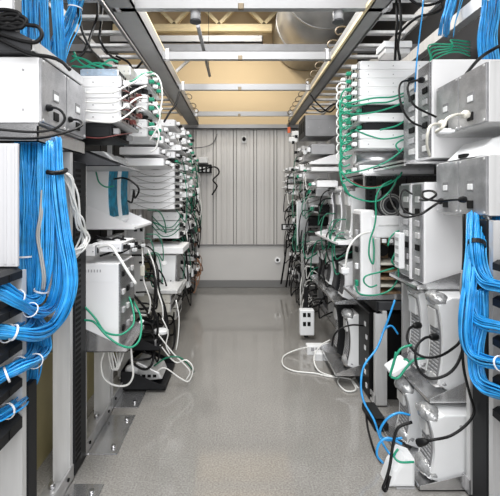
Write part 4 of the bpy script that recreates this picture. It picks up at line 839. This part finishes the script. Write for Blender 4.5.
pc('black power cord from farther modem sweeping across the middle right tray', [(419, 325, 2.2), (410, 328, 2.15), (407, 338, 2.1), (413, 350, 2.05), (424, 357, 2.0), (440, 356, 1.95), (456, 346, 1.9), (462, 338, 1.9)], .0065, 'black', plug=(0,))
pc('long black cord hanging from middle right tray to the lower modem', [(462, 345, 1.86), (464, 370, 1.84), (470, 395, 1.82), (474, 412, 1.82), (466, 425, 1.8), (450, 436, 1.8), (432, 440, 1.8), (418, 443, 1.84)], .006, 'black', plug=(-1,))
cable('black_cable', 'black cable dangling to the floor with a looped end, lower right', [(412, 422, 1.95), (398, 428, 1.95), (393, 445, 1.93), (390, 465, 1.9), (386, 480, 1.88), (383, 488, 1.87), (386, 490, 1.87), (390, 476, 1.88)], .007, 'black')
cable('black_cable', 'black cable on the floor along the lower right box edge', [(366, 415, 2.55), (368, 432, 2.4), (374, 450, 2.2), (381, 462, 2.1)], .006, 'black')
cable('blue_cable', 'long thin blue cable hanging beside the silver post to lower right', [(395, 300, 2.45), (388, 320, 2.45), (384, 330, 2.45), (377, 348, 2.4), (364, 366, 2.35), (361, 385, 2.3), (364, 402, 2.25), (374, 420, 2.2), (381, 440, 2.15), (392, 456, 2.0), (400, 452, 1.98)], .006, 'blue')
cable('blue_cable', 'blue cable arching over the black floor box at the lower right', [(410, 415, 2.1), (398, 413, 2.1), (386, 420, 2.1), (380, 432, 2.1), (386, 440, 2.1), (402, 438, 2.05)], .006, 'blue')
cable('blue_cable', 'low blue cable looped by the white floor adapter, lower right', [(402, 444, 1.98), (388, 438, 2.0), (379, 444, 2.0), (377, 455, 2.0), (383, 463, 2.0)], .006, 'blue')
cable('blue_cable', 'short blue cable branching left near the silver post, right', [(398, 334, 2.5), (392, 326, 2.5), (386, 328, 2.5), (382, 334, 2.5)], .006, 'blue')
for k, px in enumerate((((412, 345), (402, 348), (396, 356), (392, 368), (390, 376)), ((425, 358), (414, 360), (406, 368), (398, 378), (391, 377)), ((396, 352), (394, 362), (391, 372)))):
    cable('green_wire', '%s green wire running to the white adapter in the middle right tray' % ['upper', 'lower', 'shortest'][k], px, .006, 'green', cat='wire', d=2.02)
cable('green_wire', 'green wire curving over the lower right floor adapter', [(398, 449, 1.9), (394, 456, 1.9), (400, 462, 1.88), (414, 462, 1.88)], .005, 'green', cat='wire')
# green wires of the right stack
gp = [(((404, 93), (392, 97), (374, 98), (354, 102), (344, 104)), 'uppermost green wire drawn along the tall right stack'),
      (((404, 96), (388, 102), (372, 103), (352, 106), (340, 102)), 'second green wire drawn along the tall right stack'),
      (((404, 102), (390, 108), (370, 113), (350, 114), (340, 110)), 'third green wire sagging across the first dark gap of the right stack'),
      (((404, 121), (396, 126), (380, 130)), 'short green wire inside the second dark gap of the right stack'),
      (((355, 130), (370, 136), (384, 139), (402, 136), (420, 128)), 'green wire sagging across the lower chassis of the right stack'),
      (((420, 130), (412, 138), (400, 152), (384, 163), (364, 170), (344, 174)), 'long green wire slanting down across the right stack'),
      (((400, 152), (396, 145), (402, 140), (408, 140), (414, 134)), 'small green wire loop at right edge of the tall right stack'),
      (((341, 172), (350, 182), (366, 188), (384, 186), (398, 178), (402, 172)), 'green wire sagging below the tall right stack'),
      (((344, 184), (350, 195), (366, 201), (380, 200), (392, 188), (398, 176)), 'lowest green wire sagging across dark gap below the right stack'),
      (((392, 180), (382, 186), (376, 198), (376, 215), (374, 228), (370, 240), (369, 255), (373, 264), (374, 250), (373, 238)), 'green wire hanging down the front of the tall white slab')]
for px, lab in gp: cable('green_wire', lab, px, .0058, 'green', cat='wire', d=2.66)
cable('red_wire', 'red wire sagging below the tall right stack among green ones', [(350, 180), (362, 186), (374, 187), (388, 184)], .004, 'red', cat='wire', d=2.68)
for k, px in enumerate((((402, 230), (396, 232), (390, 238), (388, 246)), ((398, 234), (396, 250), (392, 262), (400, 266), (402, 254), (396, 252)), ((394, 268), (380, 272), (366, 276), (364, 282), (370, 287), (377, 285)), ((398, 264), (398, 278), (390, 290), (376, 295), (360, 294), (355, 286)), ((410, 228), (402, 230), (396, 236)))):
    cable('green_wire', '%s of the green wires dangling in the open card frame, right' % ['uppermost', 'second', 'third', 'lowest', 'rightmost'][k], px, .0055, 'green', cat='wire', d=2.6)
for k in range(9):
    yy = 84+8.5*k
    cable('white_cable', 'white cable loop at the aisle end of the tall right stack', [(348, yy, 2.95), (341, yy-1, 2.95), (337, yy+3, 2.95), (338, yy+8, 2.95), (346, yy+10, 2.95)], .006, 'wcable', group='white loops right stack')
for k in range(10):
    rnd = random.Random(40+k); yy = 88+7.5*k; a = rnd.uniform(-2, 2)
    cable('green_wire', 'green wire loop woven at the aisle end of the tall right stack', [(352, yy, 2.85), (345+a, yy+2, 2.88), (341+a, yy+9, 2.9), (341, yy+20, 2.9), (344+a, yy+26, 2.88), (350, yy+24, 2.86)], .0055, 'green', cat='wire', group='green loops right stack')
cable('green_wire', 'thick green wire dropping straight down beside the right stack end', [(340, 100, 2.9), (340, 120, 2.9), (341, 150, 2.9), (340, 172, 2.9), (344, 188, 2.9), (350, 196, 2.9)], .007, 'green', cat='wire')
for k in range(5): cable('green_wire', 'green wire in the clump on top of the upper tall white box', [(428+k, 64-k, 2.3), (437-2*k, 58-3.2*k, 2.32), (448+k, 53-2.2*k, 2.3), (459-2*k, 52-3*k, 2.32), (470, 56-3.5*k, 2.4)], .0045, 'green', cat='wire', group='green wires above right box')
cable('white_cable', 'white corded plug lead dangling left of the tall white slab', [(372, 232, 2.75), (362, 234, 2.72), (354, 240, 2.7), (348, 250, 2.7), (346, 262, 2.7), (345.5, 270, 2.7)], .007, 'wcable')
t = Thing('white_plug', 'white plug hanging at the end of its lead left of the tall white slab', 'plug', W(345, 274, 2.7)); t.b('body', 'white_plastic', W(342, 268, 2.69), W(348.5, 273.5, 2.73), .008); t.b('pin', 'steel', W(343.5, 273, 2.70), W(344.5, 275, 2.71)); t.b('pin', 'steel', W(346, 273, 2.70), W(347, 275, 2.71))
# floor cables right
cable('white_cable', 'large white cable loop lying on the floor at right', [W(309, 347, 3.5), W(296, 350, 3.55), W(284, 356, 3.5), W(283, 365, 3.3), W(294, 371, 3.2), W(315, 373.5, 3.16), W(330, 377, 3.1), W(350, 379.5, 3.06), W(358, 388, 2.92)], .006, 'wcable', world=True)
cable('white_cable', 'white cable curving from the power strip down to the floor', [W(330, 340, 3.4), W(320, 346, 3.35), W(314, 358, 3.3), W(318, 370, 3.2), W(330, 376, 3.12), W(345, 378, 3.08)], .006, 'wcable', world=True)
cable('white_cable', 'small white cable loop on the floor below the grey floor tray', [W(340, 376, 3.1), W(338, 384, 3.0), W(346, 391, 2.87), W(356, 389.5, 2.89), W(352, 380, 3.05), W(360, 377, 3.1)], .006, 'wcable', world=True)
pc('black cord over the white modem with black vent face, low right', [(366, 326, 2.9), (352, 325, 2.85), (340, 329, 2.85), (334, 336, 2.85), (332, 346, 2.85)], .006, 'black')
for k in range(3): cable('white_cable', 'long pale cable drooping down the far right racks to the floor', [W(318-4*k, 242, 4.2), W(306-2*k, 250, 4.2), W(304-k, 270, 4.2), W(307-2*k, 290, 4.2), W(314-3*k, 305, 4.1)], .005, 'gcable', group='drooping pale cables far right', world=True)
swarm(14, 'green_wire', 'green wire tangled along the fronts of the far right racks', 'wire', 'green wires far right', 'greend', 1, (.70, .78), (3.9, 5.6), (.8, 1.95), .005, seed=13)
swarm(32, 'black_cable', 'black cable tangled along the fronts of the far right racks', 'cable', 'black cables far right', 'black', 1, (.68, .78), (4.0, 5.8), (.4, 1.8), .007, seed=14)
swarm(10, 'white_cable', 'white cable tangled along the fronts of the far right racks', 'cable', 'white cables far right', 'wcable', 1, (.70, .78), (4.0, 5.6), (.4, 1.9), .006, seed=15, m2='gcable')
swarm(8, 'green_wire', 'green wire looped in front of the rounded modems on the right', 'wire', 'green wires mid right', 'greend', 1, (.80, .84), (3.1, 3.8), (1.0, 1.5), .005, (.1, .35), seed=16)
swarm(8, 'black_cable', 'black cable looped among the rounded modems on the right', 'cable', 'black cables mid right', 'black', 1, (.80, .84), (3.1, 3.9), (.6, 1.5), .007, (.1, .35), seed=17)
swarm(6, 'black_cable', 'black cable at floor level by the outlet box on the right', 'cable', 'black cables low right', 'black', 1, (.72, .80), (3.5, 4.6), (.25, .55), .008, (.1, .3), seed=18)
for k, (a, b_) in enumerate((((287, 240, 5.9), (281, 284, 5.9)), ((292, 245, 5.7), (286, 287, 5.7)))):
    bm = bmesh.new(); tube(bm, [W(*a), W((a[0]+b_[0])/2+.5, (a[1]+b_[1])/2, a[2]), W(*b_)], .014, 6)
    single('black_cable', bm, 'black', ('left', 'right')[k]+' thick black cable leaning down to the floor by the back wall', 'cable')

# ------------------------------------------------------------------ light
def area(name, loc, rot, sx, sy, power, col=(1, 1, 1)):
    l = bpy.data.lights.new(name, 'AREA'); l.shape = 'RECTANGLE'; l.size = sx; l.size_y = sy; l.energy = power; l.color = col
    o = bpy.data.objects.new(name, l); COL.objects.link(o); o.location = loc; o.rotation_euler = rot
    return o
area('ceiling_lamp_front', (0, .2, 3.6), (0, 0, 0), 2.4, 1.6, 90)
area('ceiling_lamp_middle', (0, 2.5, 3.5), (0, 0, 0), .6, 1.3, 75)
area('ceiling_lamp_aisle', (-.1, 4.5, 4.1), (0, 0, 0), .6, 1.6, 78, (1, .95, .86))
area('fill_light_behind', (0, -1.1, 2.0), (math.radians(86), 0, 0), 3.4, 2.6, 100)  # unseen fill light added behind the camera for faces turned towards it
w = bpy.data.worlds.new('room_light'); SC.world = w; w.use_nodes = True
w.node_tree.nodes['Background'].inputs['Color'].default_value = (1, 1, 1, 1); w.node_tree.nodes['Background'].inputs['Strength'].default_value = .65

# ------------------------------------------------------------------ camera
cam = bpy.data.cameras.new('camera'); co = bpy.data.objects.new('camera', cam); COL.objects.link(co)
cam.sensor_width = 36; cam.lens = F/500*36; co.location = (0, 0, CAMZ); co.rotation_euler = (math.radians(90), 0, 0)
cam.shift_x = (250-CX)/500; cam.shift_y = -(248-CY)/500; cam.clip_start = .05
SC.camera = co
vs = SC.view_settings; vs.view_transform = 'Standard'; vs.look = 'None'; vs.gamma = 1; vs.use_curve_mapping = False; vs.exposure = 0.0
